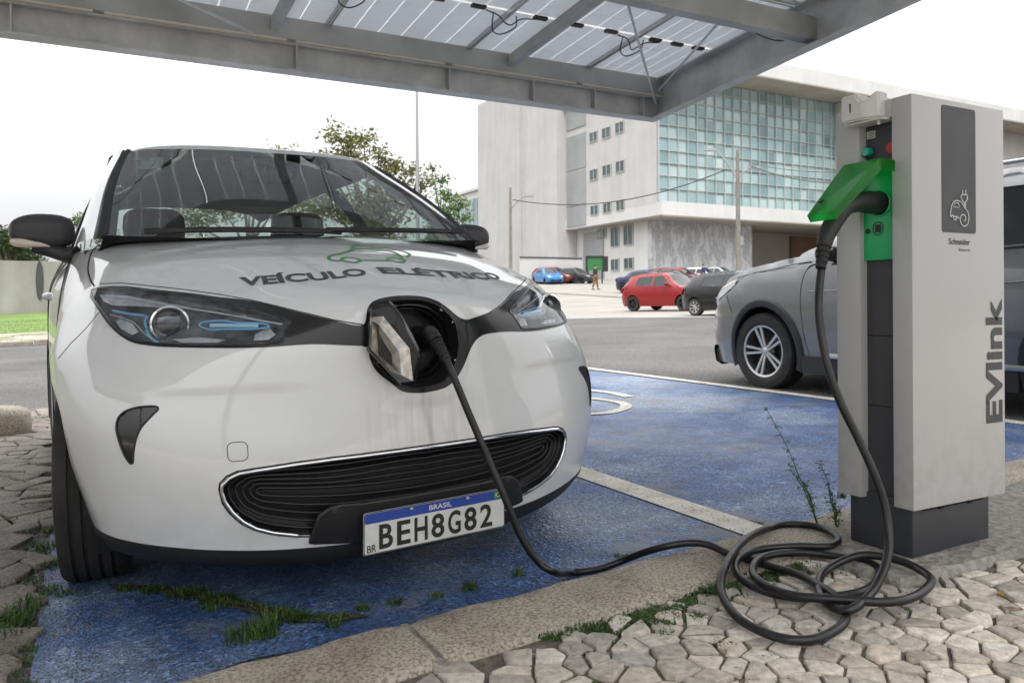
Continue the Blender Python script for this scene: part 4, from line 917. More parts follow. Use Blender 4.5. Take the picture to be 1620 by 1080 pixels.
# windscreen, pillars, roof, side and rear
W0=[(0,.93,1.02),(.25,.945,1.022),(.45,.99,1.03),(.6,1.05,1.038),(.706,1.122,1.046)]
W1_=[(0,1.25,1.245),(.25,1.27,1.247),(.42,1.325,1.252),(.55,1.395,1.257),(.640,1.475,1.262)]
W2=[(0,1.60,1.446),(.2,1.61,1.447),(.35,1.655,1.449),(.46,1.72,1.45),(.55,1.819,1.452)]
G=net([W0,W1_,W2],10,8,True,2)
b=MB(); b.grid([[tuple(p) for p in r] for r in G]); wsg=b.build('windscreen','wind',Z,smooth=80)
E0=[(.706,1.122,1.046),(.640,1.475,1.262),(.55,1.819,1.452)]; E1=[(.738,1.165,1.040),(.661,1.515,1.268),(.564,1.855,1.457)]; E2=[(.790,1.40,1.0),(.688,1.72,1.25),(.578,2.02,1.448)]
for s in (1,-1):
    m3=lambda P_,dx=0,dy=0:[(s*(x+dx),y+dy,z) for x,y,z in P_]
    b=MB(); B_=net([m3(E0),m3([((a[0]+c[0])/2+.006,(a[1]+c[1])/2-.012,(a[2]+c[2])/2+.004) for a,c in zip(E0,E1)]),m3(E1)],4,8,False,0); b.grid([[tuple(p) for p in r] for r in B_],flip=s<0); b.build('pillar_trim','black_plastic',Z,smooth=60)
    b=MB(); B_=net([m3(E1),m3([((a[0]+c[0])/2+.012,(a[1]+c[1])/2-.01,(a[2]+c[2])/2+.01) for a,c in zip(E1,E2)]),m3(E2)],5,8,False,0); b.grid([[tuple(p) for p in r] for r in B_],flip=s<0); b.build('windscreen_pillar','paint_white',Z,smooth=60)
    b=MB(); P_=spl([(s*(x-.012),y+.02,z-.006) for x,y,z in E0],6); b.tube(P_,.022,6); b.build('inner_pillar','dash',Z,smooth=60)
    # side glass and its frame
    BE=[(.790,1.40,1.0),(.765,1.9,1.01),(.745,2.5,1.03),(.72,3.1,1.07),(.69,3.62,1.13)]
    TE=[(.578,2.02,1.448),(.565,2.3,1.446),(.555,2.7,1.445),(.54,3.2,1.428),(.51,3.68,1.385)]
    MI=[(.688,1.72,1.25),(.672,2.05,1.25),(.655,2.6,1.26),(.635,3.15,1.27),(.605,3.65,1.27)]
    B_=net([m3(BE),m3(MI),m3(TE)],6,8,False,0); nC=B_.shape[1]
    b=MB(); b.grid([[tuple(p) for p in r] for r in B_],flip=s>0); b.build('side_window','sglass',Z,smooth=80)
    b=MB()
    for j in (int(nC*.42),nC-3):
        for k in range(len(B_)-1): b.obox((B_[k,j]+B_[k+1,j])/2,(.012*s,0,0),(0,.055,0),(B_[k+1,j]-B_[k,j])/2*1.02)
    b.tube([tuple(B_[-1,j]) for j in range(nC)],.02,6); b.tube([tuple(B_[0,j]) for j in range(nC)],.014,6)
    b.build('door_pillar','black_plastic',Z,smooth=50)
    SD=[[(.790,1.40,1.0),(.765,1.9,1.01),(.745,2.5,1.03),(.72,3.1,1.07),(.69,3.62,1.13),(.64,3.95,1.17),(.50,4.12,1.16)],
        [(.822,1.415,.86),(.832,1.9,.88),(.815,2.5,.90),(.795,3.1,.92),(.775,3.62,.94),(.72,3.98,.95),(.55,4.19,.95)],
        [(.845,1.415,.66),(.850,1.9,.66),(.832,2.5,.67),(.812,3.1,.70),(.800,3.62,.70),(.745,4.0,.70),(.56,4.23,.70)],
        [(.852,1.41,.45),(.840,1.9,.42),(.820,2.5,.42),(.803,3.1,.45),(.800,3.62,.66),(.745,4.02,.45),(.56,4.25,.45)],
        [(.856,1.40,.24),(.825,1.9,.20),(.805,2.5,.20),(.79,3.1,.22),(.800,3.62,.64),(.73,4.0,.22),(.54,4.22,.22)]]
    B_=net([m3(r) for r in SD],8,10,False,3); b=MB(); b.grid([[tuple(p) for p in r] for r in B_],flip=s>0); b.build('side_panel','paint_white',Z,smooth=60)
    for yy in (1.47,2.42,3.16):
        j=int(np.argmin(np.abs(B_[len(B_)//3,:,1]-yy))); b=MB(); b.tube([tuple(p) for p in B_[:(len(B_) if yy<3 else int(len(B_)*.6)),j]],.0032,5); b.build('door_gap','seam',Z,smooth=80)
    b=MB(); b.tube([(s*.825,2.14,.86),(s*.848,2.16,.86),(s*.846,2.28,.865),(s*.815,2.31,.865)],.015,8); b.build('door_handle','paint_white',Z,smooth=60)
RF=[W2,[(0,1.655,1.474),(.2,1.667,1.474),(.36,1.71,1.473),(.47,1.785,1.47),(.563,1.89,1.459)],[(0,1.85,1.50),(.22,1.86,1.497),(.38,1.89,1.487),(.50,1.95,1.473),(.578,2.03,1.450)],[(0,2.3,1.515),(.22,2.3,1.51),(.38,2.3,1.497),(.50,2.3,1.476),(.565,2.3,1.446)],[(0,2.9,1.51),(.22,2.9,1.507),(.37,2.9,1.496),(.48,2.9,1.476),(.55,2.9,1.44)],[(0,3.68,1.47),(.2,3.68,1.466),(.34,3.68,1.452),(.44,3.68,1.43),(.51,3.68,1.385)]]
B_=net(RF,8,8,True,3); b=MB(); b.grid([[tuple(p) for p in r] for r in B_]); ro=b.build('roof','paint_white',Z,smooth=70)
b=MB(); b.grid([[tuple(p) for p in r] for r in net([[(x*.97,y+.05,z-.035) for x,y,z in r] for r in RF],4,5,True,1)],flip=True); b.build('headliner','headcloth',Z,smooth=70)
if 0: b=MB(); hd=[tuple(Vector(p)+Vector((0,-.004,.002))) for p in G[-1]]; hd2=[tuple(Vector(G[-2][i])+Vector((0,-.003,.004))) for i,p in enumerate(G[-1])]; b.grid([hd2,hd]); b.build('sun_band','black_gloss',wsg,smooth=70)
RG=[[(0,3.68,1.47),(.2,3.68,1.466),(.34,3.68,1.452),(.44,3.68,1.43),(.51,3.68,1.385)],[(0,3.98,1.25),(.2,3.98,1.25),(.36,3.96,1.245),(.48,3.92,1.24),(.59,3.85,1.22)],[(0,4.16,1.02),(.22,4.15,1.02),(.4,4.12,1.02),(.53,4.06,1.02),(.64,3.97,1.02)]]
B_=net(RG,6,5,True,1); b=MB(); b.grid([[tuple(p) for p in r] for r in B_]); b.build('rear_window','sglass',Z,smooth=70)
RB=[[(0,4.16,1.02),(.22,4.15,1.02),(.4,4.12,1.02),(.53,4.06,1.02),(.64,3.97,1.02)],[(0,4.22,.75),(.22,4.21,.75),(.42,4.19,.75),(.58,4.14,.75),(.72,4.02,.75)],[(0,4.25,.45),(.22,4.25,.45),(.44,4.22,.45),(.58,4.16,.45),(.73,4.03,.45)],[(0,4.2,.2),(.22,4.2,.2),(.44,4.17,.2),(.58,4.12,.2),(.72,4.0,.2)]]
B_=net(RB,5,5,True,1); b=MB(); b.grid([[tuple(p) for p in r] for r in B_]); b.build('tailgate','paint_white',Z,smooth=70)
b=MB(); P_=[tuple(A[-1,j]+np.array((0,-.006,.012))) for j in range(8,nc-8,4)]; lo=[(x,y-.035,z-.02) for x,y,z in P_]; up=[(G[0][min(len(G[0])-1,int(k*(len(G[0])-1)/(len(P_)-1)))][0],G[0][min(len(G[0])-1,int(k*(len(G[0])-1)/(len(P_)-1)))][1],G[0][min(len(G[0])-1,int(k*(len(G[0])-1)/(len(P_)-1)))][2]+.002) for k in range(len(P_))]
b.grid([lo,up]); b.build('scuttle','black_plastic',Z,smooth=60)
b=MB()
for P_ in ([(-.60,1.02,1.055),(-.35,.985,1.062),(-.05,.965,1.062),(.06,.985,1.06)],[(.0,.97,1.066),(.3,.975,1.07),(.60,1.05,1.075)]): b.tube(spl(P_,6),.010,6)
b.build('wiper','black_plastic',Z,smooth=60)
# cabin
b=MB(); b.box((-.76,1.35,.16),(.76,3.15,.24)); b.build('cabin_floor','dash',Z)
b=MB(); b.box((-.56,.42,.105),(.56,1.36,.125)); b.box((-.72,1.37,.11),(.72,3.9,.13)); b.build('shade_undertray','fin',Z)  # unseen low trays, added to deepen the shade under the car
b=MB(); DP=[(1.12,.99),(1.22,1.035),(1.40,1.045),(1.55,1.03),(1.62,.98),(1.66,.85),(1.60,.6),(1.3,.55)]
A_=[]
for k in range(17):
    x=-.76+1.52*k/16; hump=.045*math.exp(-((x-.36)/.16)**2); A_.append([(x,y+.03*(x/.76)**2,z+hump*(1 if 1.3<y<1.63 else .2)-.03*(abs(x)/.76)**4) for y,z in DP])
b.grid(A_); b.build('dashboard','dash',Z,smooth=50)
b=MB(); st=[]; c_=Vector((.36,1.80,.93)); u_=Vector((1,0,0)); v_=Vector((0,.42,.9)).normalized()
b.tube([tuple(c_+u_*math.cos(t)*.18+v_*math.sin(t)*.18) for t in np.linspace(0,6.28,33)[:-1]],.015,8,True)
for a in (0,math.pi,-1.57): b.tube([tuple(c_),tuple(c_+(u_*math.cos(a)+v_*math.sin(a))*.175)],.016,6)
blob(b,tuple(c_),(.06,.03,.05),3,6); b.build('steering_wheel','dash',Z,smooth=50)
def seat(x,y,w,nm='front_seat'):
    b=MB(); blob(b,(x,y,.42),(w,.26,.10),3.5,8); blob(b,(x,y+.32,.78),(w,.09,.34),3.2,8,T=lambda p:(p[0],p[1]+(p[2]-.5)*.28,p[2]))
    so=b.build(nm,'seat',Z,smooth=60)
    b=MB(); blob(b,(x,y+.45,1.19),(.145 if nm=='front_seat' else .12,.055,.10),3.6,8)
    for sx in (-.05,.05): b.tube([(x+sx,y+.44,1.03),(x+sx,y+.45,1.15)],.007,6)
    b.build('headrest','seat',so,smooth=60)
seat(-.36,2.02,.25); seat(.36,2.02,.25)
b=MB(); blob(b,(0,3.0,.42),(.62,.26,.10),4,8); blob(b,(0,3.36,.70),(.62,.08,.24),4,8); rs_=b.build('rear_seat','seat',Z,smooth=60)
b=MB()
for x in (-.40,.40): blob(b,(x,3.43,1.0),(.12,.05,.075),3.4,6)
b.build('headrest','seat',rs_,smooth=60)
b=MB(); blob(b,(.0,1.70,1.365),(.125,.022,.038),3,8); b.tube([(0,1.60,1.43),(0,1.69,1.375)],.012,6); b.build('interior_mirror','black_plastic',Z,smooth=50)
# windscreen stickers
def on_ws(p): return p
b=MB(); st=[Vector(p) for p in [(-0.534, 1.616, 1.346), (-0.449, 1.591, 1.35), (-0.426, 1.702, 1.414), (-0.507, 1.718, 1.406)]]; b.add([tuple(p+Vector((0,-.002,.003))) for p in st],[(0,1,2,3)],0); q=[st[3]*.66+st[0]*.34,(st[3]*.66+st[0]*.34)*.62+(st[2]*.66+st[1]*.34)*.38,st[3]*.62+st[2]*.38,st[3]]; b.add([tuple(p+Vector((0,-.004,.006))) for p in q],[(0,1,2,3)],1); b.build('permit_sticker',['stickpale','stickteal'],wsg)
# door mirrors
for s in (1,-1):
    mr=bpy.data.objects.new('door_mirror',None); COL.objects.link(mr); mr.parent=Z
    cM=Vector((s*.873,1.49,1.088))
    def shp(q):
        x=q[0]*s; return (q[0],q[1]*(1 if q[1]>0 else .9+.1*x),q[2]*(1-.16*max(0,x)**1.5) + (.0 if q[2]<0 else 0)-.10*x*x*(q[2]>0)*.6)
    b=MB(); blob(b,tuple(cM),(.104,.066,.062),3.2,14,shape=shp); b.build('mirror_housing','mirror_grey',mr,smooth=70)
    b=MB(); P_=[(s*.958,1.47,1.050),(s*.93,1.418,1.040),(s*.88,1.408,1.034),(s*.855,1.41,1.029)]; b.tube(spl(P_,5),[.018,.017,.016,.016,.015,.015,.014,.012,.01,.009,.008,.006,.005,.004,.003,.002],8); b.build('mirror_indicator','amber',mr,smooth=70)
    b=MB(); b.tube(spl([(s*.90,1.48,1.036),(s*.85,1.47,1.018),(s*.81,1.46,1.005),(s*.77,1.44,1.0)],4),[.028,.027,.026,.025,.025,.025,.026,.027,.028,.029,.03,.032,.034],8); b.build('mirror_arm','mirror_grey',mr,smooth=60)
b=MB(); b.tube([(-.02,3.55,1.44),(-.02,3.62,1.50),(-.02,3.80,1.70)],[.006,.003,.0015],6); b.build('aerial','black_plastic',Z)
# ---------------- charging station ----------------
MT['cab']=mat('charger_powdercoat',(.50,.495,.485),.45,var=.04,vs=4,bs=500,bst=.04,coat=.25,rvar=.05)
def cabmat():
    m,n,b=nodes('charger_powdercoat'); c=n.nodes.new('ShaderNodeTexCoord'); sx=n.nodes.new('ShaderNodeSeparateXYZ'); n.links.new(c.outputs['Object'],sx.inputs[0])
    mr=n.nodes.new('ShaderNodeMapRange'); n.links.new(sx.outputs[2],mr.inputs[0]); mr.inputs[1].default_value=.13; mr.inputs[2].default_value=.42; mr.inputs[3].default_value=1; mr.inputs[4].default_value=0
    f=noise(n,26,6); fr=ramp(n,f.outputs[0],[(.44,0),(.62,1)]); mu=n.nodes.new('ShaderNodeMath'); mu.operation='MULTIPLY'; n.links.new(mr.outputs[0],mu.inputs[0]); n.links.new(fr.outputs[0],mu.inputs[1])
    mp_=n.nodes.new('ShaderNodeMapping'); mp_.inputs['Scale'].default_value=(30,30,1.2); n.links.new(c.outputs['Object'],mp_.inputs[0]); st=noise(n,1,4,mp_.outputs[0]); sr=ramp(n,st.outputs[0],[(.5,0),(.75,.05)])
    ad=n.nodes.new('ShaderNodeMath'); ad.operation='MULTIPLY_ADD'; n.links.new(mu.outputs[0],ad.inputs[0]); ad.inputs[1].default_value=.28; n.links.new(sr.outputs[0],ad.inputs[2])
    col=mixc(n,ad.outputs[0],(.46,.46,.455),(.28,.255,.22)); n.links.new(col,b.inputs['Base Color']); b.inputs['Roughness'].default_value=.42; b.inputs['Coat Weight'].default_value=.3
    t=noise(n,500,2); bump(n,b,t.outputs[0],.04,.002); return m
MT['cab']=cabmat()
MT['cabdark']=mat('charger_dark_grey',(.055,.057,.064),.5,bs=500,bst=.06,rvar=.06)
MT['plinth']=mat('plinth_metal',(.040,.042,.048),.42,bs=500,bst=.06,rvar=.08)
MT['gplas']=mat('green_plastic',(.015,.44,.15),.35,coat=.3)
MT['holder']=mat('white_plastic',(.66,.64,.62),.4)
MT['labink']=mat('grey_print',(.62,.62,.62),.5)
def gglass():
    m,n,b=nodes('green_translucent_lid'); b.inputs['Base Color'].default_value=(.01,.55,.12,1); b.inputs['Roughness'].default_value=.15
    o=n.nodes['Material Output']; tr=n.nodes.new('ShaderNodeBsdfTransparent'); tr.inputs[0].default_value=(.10,.80,.30,1); tl=n.nodes.new('ShaderNodeBsdfTranslucent'); tl.inputs[0].default_value=(.04,.80,.22,1)
    m1=n.nodes.new('ShaderNodeMixShader'); m1.inputs[0].default_value=.45; n.links.new(tr.outputs[0],m1.inputs[1]); n.links.new(tl.outputs[0],m1.inputs[2])
    m2=n.nodes.new('ShaderNodeMixShader'); fr=n.nodes.new('ShaderNodeFresnel'); gg=n.nodes.new('ShaderNodeNewGeometry'); mm_=n.nodes.new('ShaderNodeMath'); mm_.operation='MULTIPLY_ADD'; n.links.new(gg.outputs['Backfacing'],mm_.inputs[0]); mm_.inputs[1].default_value=1/1.4-1.4; mm_.inputs[2].default_value=1.4; n.links.new(mm_.outputs[0],fr.inputs[0]); gl=n.nodes.new('ShaderNodeBsdfGlossy'); gl.inputs['Roughness'].default_value=.1
    n.links.new(fr.outputs[0],m2.inputs[0]); n.links.new(m1.outputs[0],m2.inputs[1]); n.links.new(gl.outputs[0],m2.inputs[2]); n.links.new(m2.outputs[0],o.inputs[0]); return m
MT['gglass']=gglass()
C=thing('charging_station','tall grey charging cabinet on a dark plinth with an open green socket lid','charging station',(1.96,1.37,.168))
def cl(x,y,z): return (x-1.96,y-1.37,z-.168)
def cbox(nm,a,c,m,bev=.003,par=C):
    b=MB(); b.box(cl(*a),cl(*c)); return b.build(nm,m,par,bevel=bev)
X0_,X1_,Y0_,Y1_,ZB,ZT=1.93,2.343,1.352,1.596,.297,1.402
b=MB(); b.box(cl(1.957,1.375,.163),cl(2.30,1.572,.315)); b.build('plinth','plinth',C,bevel=.004)
b=MB(); b.box(cl(2.0,1.372,.285),cl(2.27,1.574,.300)); 
for x in (2.07,2.2): b.box(cl(x-.008,1.366,.284),cl(x+.008,1.38,.296))
b.build('plinth_gap','seam',C)
# shell: two cheeks, back, right face, header over the recess
b=MB(); b.box(cl(X0_,Y0_,ZB),cl(X1_,1.412,ZT)); b.build('front_cheek','cab',C,bevel=.004)
b=MB(); b.box(cl(X0_+.004,1.517,ZB+.002),cl(X1_-.003,Y1_,ZT-.002)); b.build('rear_cheek','cab',C,bevel=.004)
b=MB(); b.box(cl(X0_+.001,1.4115,1.352),cl(X1_-.002,1.518,ZT-.001)); b.build('header','cab',C,bevel=.002)
cbox('inner_column',(1.964,1.410,.30),(X1_-.006,1.519,1.353),'cabdark',.002)
for z in (.757,.560): b=MB(); b.box(cl(1.9625,1.413,z-.0012),cl(1.9645,1.516,z+.0012)); b.build('panel_joint','seam',C)
b=MB(); b.prism(rrect(2.055,1.040,2.206,1.386,.008),lambda x,z:cl(x,Y0_+.002,z),lambda x,z:cl(x,Y0_-.0015,z)); b.build('dark_panel','cabdark',C,recalc=True)
fy=Y0_-.0026
b=MB()   # car-and-plug drawing on the dark panel
def ln(P_,r=.0017,c_=False): b.tube([cl(x,fy,z) for x,z in P_],r,5,c_)
ln(spl([(2.128,1.081),(2.112,1.083),(2.098,1.087),(2.090,1.082),(2.089,1.094),(2.094,1.112),(2.105,1.125),(2.122,1.128),(2.138,1.124),(2.150,1.112),(2.166,1.100),(2.171,1.082),(2.164,1.064),(2.148,1.059),(2.136,1.066),(2.132,1.079),(2.140,1.090),(2.153,1.089),(2.157,1.079),(2.150,1.073)],5))
ln([(2.103,1.110),(2.108,1.122),(2.126,1.121),(2.129,1.110)],.0014,True)
ln(spl([(2.150,1.112),(2.150,1.124),(2.140,1.131),(2.138,1.144),(2.163,1.146),(2.163,1.133),(2.156,1.125),(2.156,1.106)],4))
ln([(2.144,1.146),(2.143,1.158)],.0022); ln([(2.157,1.147),(2.157,1.160)],.0022)
ln(spl([(2.100,1.086),(2.104,1.076),(2.113,1.076),(2.117,1.086)],4))
b.build('car_and_plug_drawing','labink',C,smooth=80)
b=MB(); o0=Vector(cl(2.084,Y0_-.0012,1.008)); put_text(b,'Schneider',o0,(1,0,0),(0,0,1),.0165,.095,.018); put_text(b,'Electric',o0+Vector((.045,0,-.018)),(1,0,0),(0,0,1),.0085,.052,.0)
b.build('maker_lettering','hoodink',C)
b=MB(); put_text(b,'EVlink',cl(2.325,Y0_-.0012,.505),(0,0,1),(-1,0,0),.074,.355,.035); b.build('large_lettering','cabdark',C)
# buttons, label
def disc(b,c,r,t,ax=(-1,0,0),n=28,mi=0): b.lathe([(0,r),(t*.8,r),(t,r*.9),(t,.0005)],c,ax,n,mi)
b=MB(); disc(b,cl(1.964,1.518-.0,1.276),.0165,.006); b.build('button_collar','black_plastic',C,smooth=40)
b=MB(); disc(b,cl(1.960,1.504,1.274),.0125,.018); b.build('green_button',mat('green_button_plastic',(.01,.42,.30),.3,coat=.5),C,smooth=40)
b=MB(); disc(b,cl(1.964,1.434,1.274),.0155,.008); b.build('red_button',mat('red_button_plastic',(.55,.03,.03),.4,coat=.3),C,smooth=40)
b=MB(); b.box(cl(1.9628,1.487,1.312),cl(1.964,1.514,1.333)); b.build('rating_label','plate_w',C)
b=MB()
for k in range(4): b.box(cl(1.9622,1.490,1.315+k*.0045),cl(1.9627,1.511-.003*(k%2),1.3165+k*.0045))
b.build('rating_print','ink',C)
# plug holder on the top corner
b=MB(); prof=[(1.430,1.352),(1.430,1.408)]
def hold(y,z): return z
A_=[]
for k in range(13):
    t=k/12; y=1.432+.108*t; dip=.022*math.exp(-((t-.33)/.16)**4)
    A_.append((y,1.425-dip if t<.55 else 1.428))
xx=lambda y:1.885 if y>1.47 else 1.885+(1.47-y)*.55
b=MB(); n=len(A_)
top_=[cl(xx(y)+.0,y,z) for y,z in A_]; topb=[cl(1.945,y,z) for y,z in A_]; lo_=[cl(xx(y)+.0,y,1.352-.0*y) for y,z in A_]; lob=[cl(1.945,y,1.352) for y,z in A_]
for r1,r2 in ((lo_,top_),(top_,topb),(topb,lob),(lob,lo_)): b.grid([r1,r2])
for e_ in (0,-1): b.add([lo_[e_],top_[e_],topb[e_],lob[e_]],[(0,1,2,3)])
bo=b.build('plug_holder','holder',C,recalc=True)
bm=bmesh.new(); bm.from_mesh(bo.data); bmesh.ops.remove_doubles(bm,verts=bm.verts,dist=1e-5); bmesh.ops.recalc_face_normals(bm,faces=bm.faces); ed=[e for e in bm.edges if len(e.link_faces)==2 and e.calc_face_angle(0)>.8]; bmesh.ops.bevel(bm,geom=ed,offset=.005,segments=3,affect='EDGES',clamp_overlap=True); bm.to_mesh(bo.data); bm.free(); bo.data.shade_smooth(); bo.data.set_sharp_from_angle(angle=R(40))
b=MB(); b.box(cl(1.884,1.505,1.378),cl(1.8845,1.509,1.402)); b.build('holder_slot','seam',C)
b=MB(); b.box(cl(1.90,1.42,1.346),cl(1.96,1.535,1.351)); b.tube([cl(1.915,1.44,1.35),cl(1.915,1.44,1.335)],.004,6); b.build('holder_bracket','holder',C)
# green socket and lid
b=MB(); b.prism(rrect(1.418,.968,1.522,1.226,.008),lambda y,z:cl(1.964,y,z),lambda y,z:cl(1.952,y,z)); b.build('socket_plate','gplas',C,bevel=.002,recalc=True)
b=MB(); b.lathe([(.0,.036),(.004,.038),(.006,.034),(.002,.034)],cl(1.952,1.466,1.125),(-1,0,0),36); b.build('socket_ring','gplas',C,smooth=50)
b=MB(); b.lathe([(.003,.0005),(.003,.033)],cl(1.952,1.466,1.125),(-1,0,0),30); disc(b,cl(1.9515,1.503,1.050),.0075,.002); b.box(cl(1.9495,1.463,1.045),cl(1.9525,1.479,1.066)); b.build('socket_hole','black_plastic',C,smooth=50)
b=MB(); b.tube([cl(1.9505,y,z) for y,z in rrect(1.456,1.038,1.486,1.073,.012)],.0015,6,True); b.build('lock_ring','cabdark',C)
lid=bpy.data.objects.new('socket_lid',None); COL.objects.link(lid); lid.parent=C
def sh_(P_,t=.0025):
    b=MB(); 
    b.grid([[cl(*p) for p in r] for r in P_]); o=b.build('lid_panel','gglass',lid); m_=o.modifiers.new('t','SOLIDIFY'); m_.thickness=t; m_.offset=0; return o
hz=1.226
T1,T2=(1.725,1.517,1.085),(1.690,1.404,1.082)
K1,K2=(1.872,1.519,1.232),(1.866,1.402,1.232)
H1_,H2_=(1.950,1.518,1.232),(1.950,1.403,1.232)
sh_([[T1,T2],[K1,K2]]); sh_([[K1,K2],[H1_,H2_]])
dn_=lambda p,d=.02:(p[0]+d*.6,p[1],p[2]-d*.85)
sh_([[T1,T2],[dn_(T1),dn_(T2)]]); sh_([[T1,K1,H1_],[dn_(T1),(K1[0]+.012,K1[1],K1[2]-.026),(H1_[0],H1_[1],H1_[2]-.03)]]); sh_([[T2,K2,H2_],[dn_(T2),(K2[0]+.012,K2[1],K2[2]-.026),(H2_[0],H2_[1],H2_[2]-.03)]])
b=MB(); tm=[(T1[i]*.78+K1[i]*.22)*.75+(T2[i]*.78+K2[i]*.22)*.25 for i in range(3)]; disc(b,cl(tm[0]-.004,tm[1],tm[2]+.004),.007,.004,(-.7,0,.7)); b.build('lid_stud','black_plastic',lid)
# ---------------- the charging cable ----------------
K=thing('charging_cable','black charging cable looping on the stone pavement between cabinet and white hatchback','cable',(1.56,1.3,.16))
def kl(p): return (p[0]-1.56,p[1]-1.3,p[2]-.16)
cr_=.0103
HANG=[(1.718, 1.452, 0.98), (1.698, 1.45, 0.93), (1.676, 1.44, 0.848), (1.668, 1.425, 0.767), (1.665, 1.4, 0.679), (1.681, 1.375, 0.593), (1.707, 1.35, 0.515), (1.727, 1.32, 0.431), (1.744, 1.3, 0.347), (1.731, 1.28, 0.276), (1.699, 1.262, 0.231), (1.657, 1.25, 0.196), (1.602, 1.235, 0.174)]
COIL=[(1.522, 1.208), (1.495, 1.223), (1.517, 1.285), (1.576, 1.357), (1.661, 1.42), (1.755, 1.439), (1.825, 1.425), (1.862, 1.364), (1.859, 1.293), (1.807, 1.221), (1.685, 1.179), (1.593, 1.187), (1.523, 1.25), (1.464, 1.317), (1.456, 1.386), (1.484, 1.473), (1.531, 1.53), (1.601, 1.572), (1.679, 1.57), (1.767, 1.546), (1.812, 1.485), (1.84, 1.424), (1.804, 1.362), (1.686, 1.301), (1.587, 1.301), (1.504, 1.347), (1.464, 1.416), (1.462, 1.487), (1.495, 1.557), (1.555, 1.603), (1.645, 1.618), (1.74, 1.573), (1.818, 1.534), (1.905, 1.572), (1.97, 1.678), (1.946, 1.759), (1.856, 1.781), (1.655, 1.683), (1.468, 1.559), (1.366, 1.471), (1.3, 1.347), (1.295, 1.232), (1.347, 1.18), (1.448, 1.19), (1.523, 1.237), (1.562, 1.303), (1.596, 1.388), (1.613, 1.459), (1.606, 1.538), (1.594, 1.619), (1.577, 1.661)]
OUTC=[(1.558, 1.729, 0.11), (1.521, 1.767, 0.112), (1.459, 1.79, 0.108), (1.432, 1.851, 0.08), (1.424, 1.938, 0.035), (1.363, 1.966, 0.014), (1.302, 1.975, 0.012), (1.254, 1.987, 0.014)]
CAR_=[(1.13, 1.86, 0.12), (1.084, 1.87, 0.153), (1.04, 1.885, 0.221), (1.0, 1.9, 0.325), (0.959, 1.93, 0.443), (0.919, 1.955, 0.554), (0.88, 1.975, 0.662), (0.872, 1.987, 0.689), (0.867, 2.0, 0.711)]
path=[]
for x,y,z in HANG: path.append((x,y,z))
lv=[1.2, 0.8, 0.3, 0.2, 0.3, 0.8, 1.2, 1.2, 1.0, 1.0, 1.1, 1.3, 1.3, 1.2, 1.0, 0.8, 0.8, 0.8, 0.8, 0.3, 0.2, 0.1, 0.0, 0.1, 0.2, 0.1, 0.1, 0.3, 0.5, 0.9, 1.0, 1.2, 1.0, 0.8, 0.4, 0.3, 0.3, 1.4, 1.6, 0.5, 0.0, 0.0, 0.0, 0.1, 0.15, 0.6, 0.3, 0.2, 0.1, 0.1, 0.3]
for (x,y),l in zip(COIL,lv): path.append((x,y,gfine(x,y)+PAVE+.004+cr_+l*.019))
for (x,y,dz) in OUTC: path.append((x,y,gfine(x,y)+dz+cr_))
for p in CAR_: path.append(tuple(p))
b=MB(); b.tube([kl(p) for p in spl(path,9)],cr_,12); b.build('cord','cable',K,smooth=80)
# handset at the cabinet
def handset(nm,P_,r_,b0,b1,ribs):
    """P_: centre line from socket to cord; r_: radii"""
    e=bpy.data.objects.new(nm,None); COL.objects.link(e); e.parent=K
    Q=spl([tuple(kl(p)) for p in P_],7); n_=len(Q); rr=np.interp(np.linspace(0,1,n_),np.linspace(0,1,len(r_)),r_)
    b=MB(); b.tube(Q,list(rr),18); b.build('handle','black_plastic',e,smooth=50)
    a,c=Vector(kl(b0)),Vector(kl(b1)); b=MB(); d=(c-a); n2=ribs; pr_=[]
    for k in range(n2):
        t=k/n2; rb=ribr[0]+(ribr[1]-ribr[0])*t
        pr_+=[(d.length*(t+.02),rb*.8),(d.length*(t+.15/n2*1),rb),(d.length*(t+.6/n2),rb),(d.length*(t+.75/n2),rb*.8)]
    b.lathe(pr_,a,d,18); b.build('strain_relief','rubber',e,smooth=40); return e
ribr=(.019,.0125)
handset('cabinet_plug',[(1.950,1.466,1.125),(1.90,1.464,1.125),(1.85,1.461,1.122),(1.80,1.457,1.105),(1.757,1.455,1.068),(1.728,1.455,1.030),(1.712,1.452,1.000)],[.030,.031,.027,.024,.024,.0225,.019],(1.714,1.453,1.004),(1.690,1.445,.935),5)
ribr=(.0185,.0125)
CP=[(0.871, 2.18, 0.75), (0.869, 2.13, 0.762), (0.853, 2.07, 0.768), (0.86, 2.04, 0.749), (0.864, 2.02, 0.732), (0.872, 1.99, 0.696)]
handset('car_plug',CP[:-2],[.030,.030,.027,.024,.020],CP[-3],CP[-1],5)
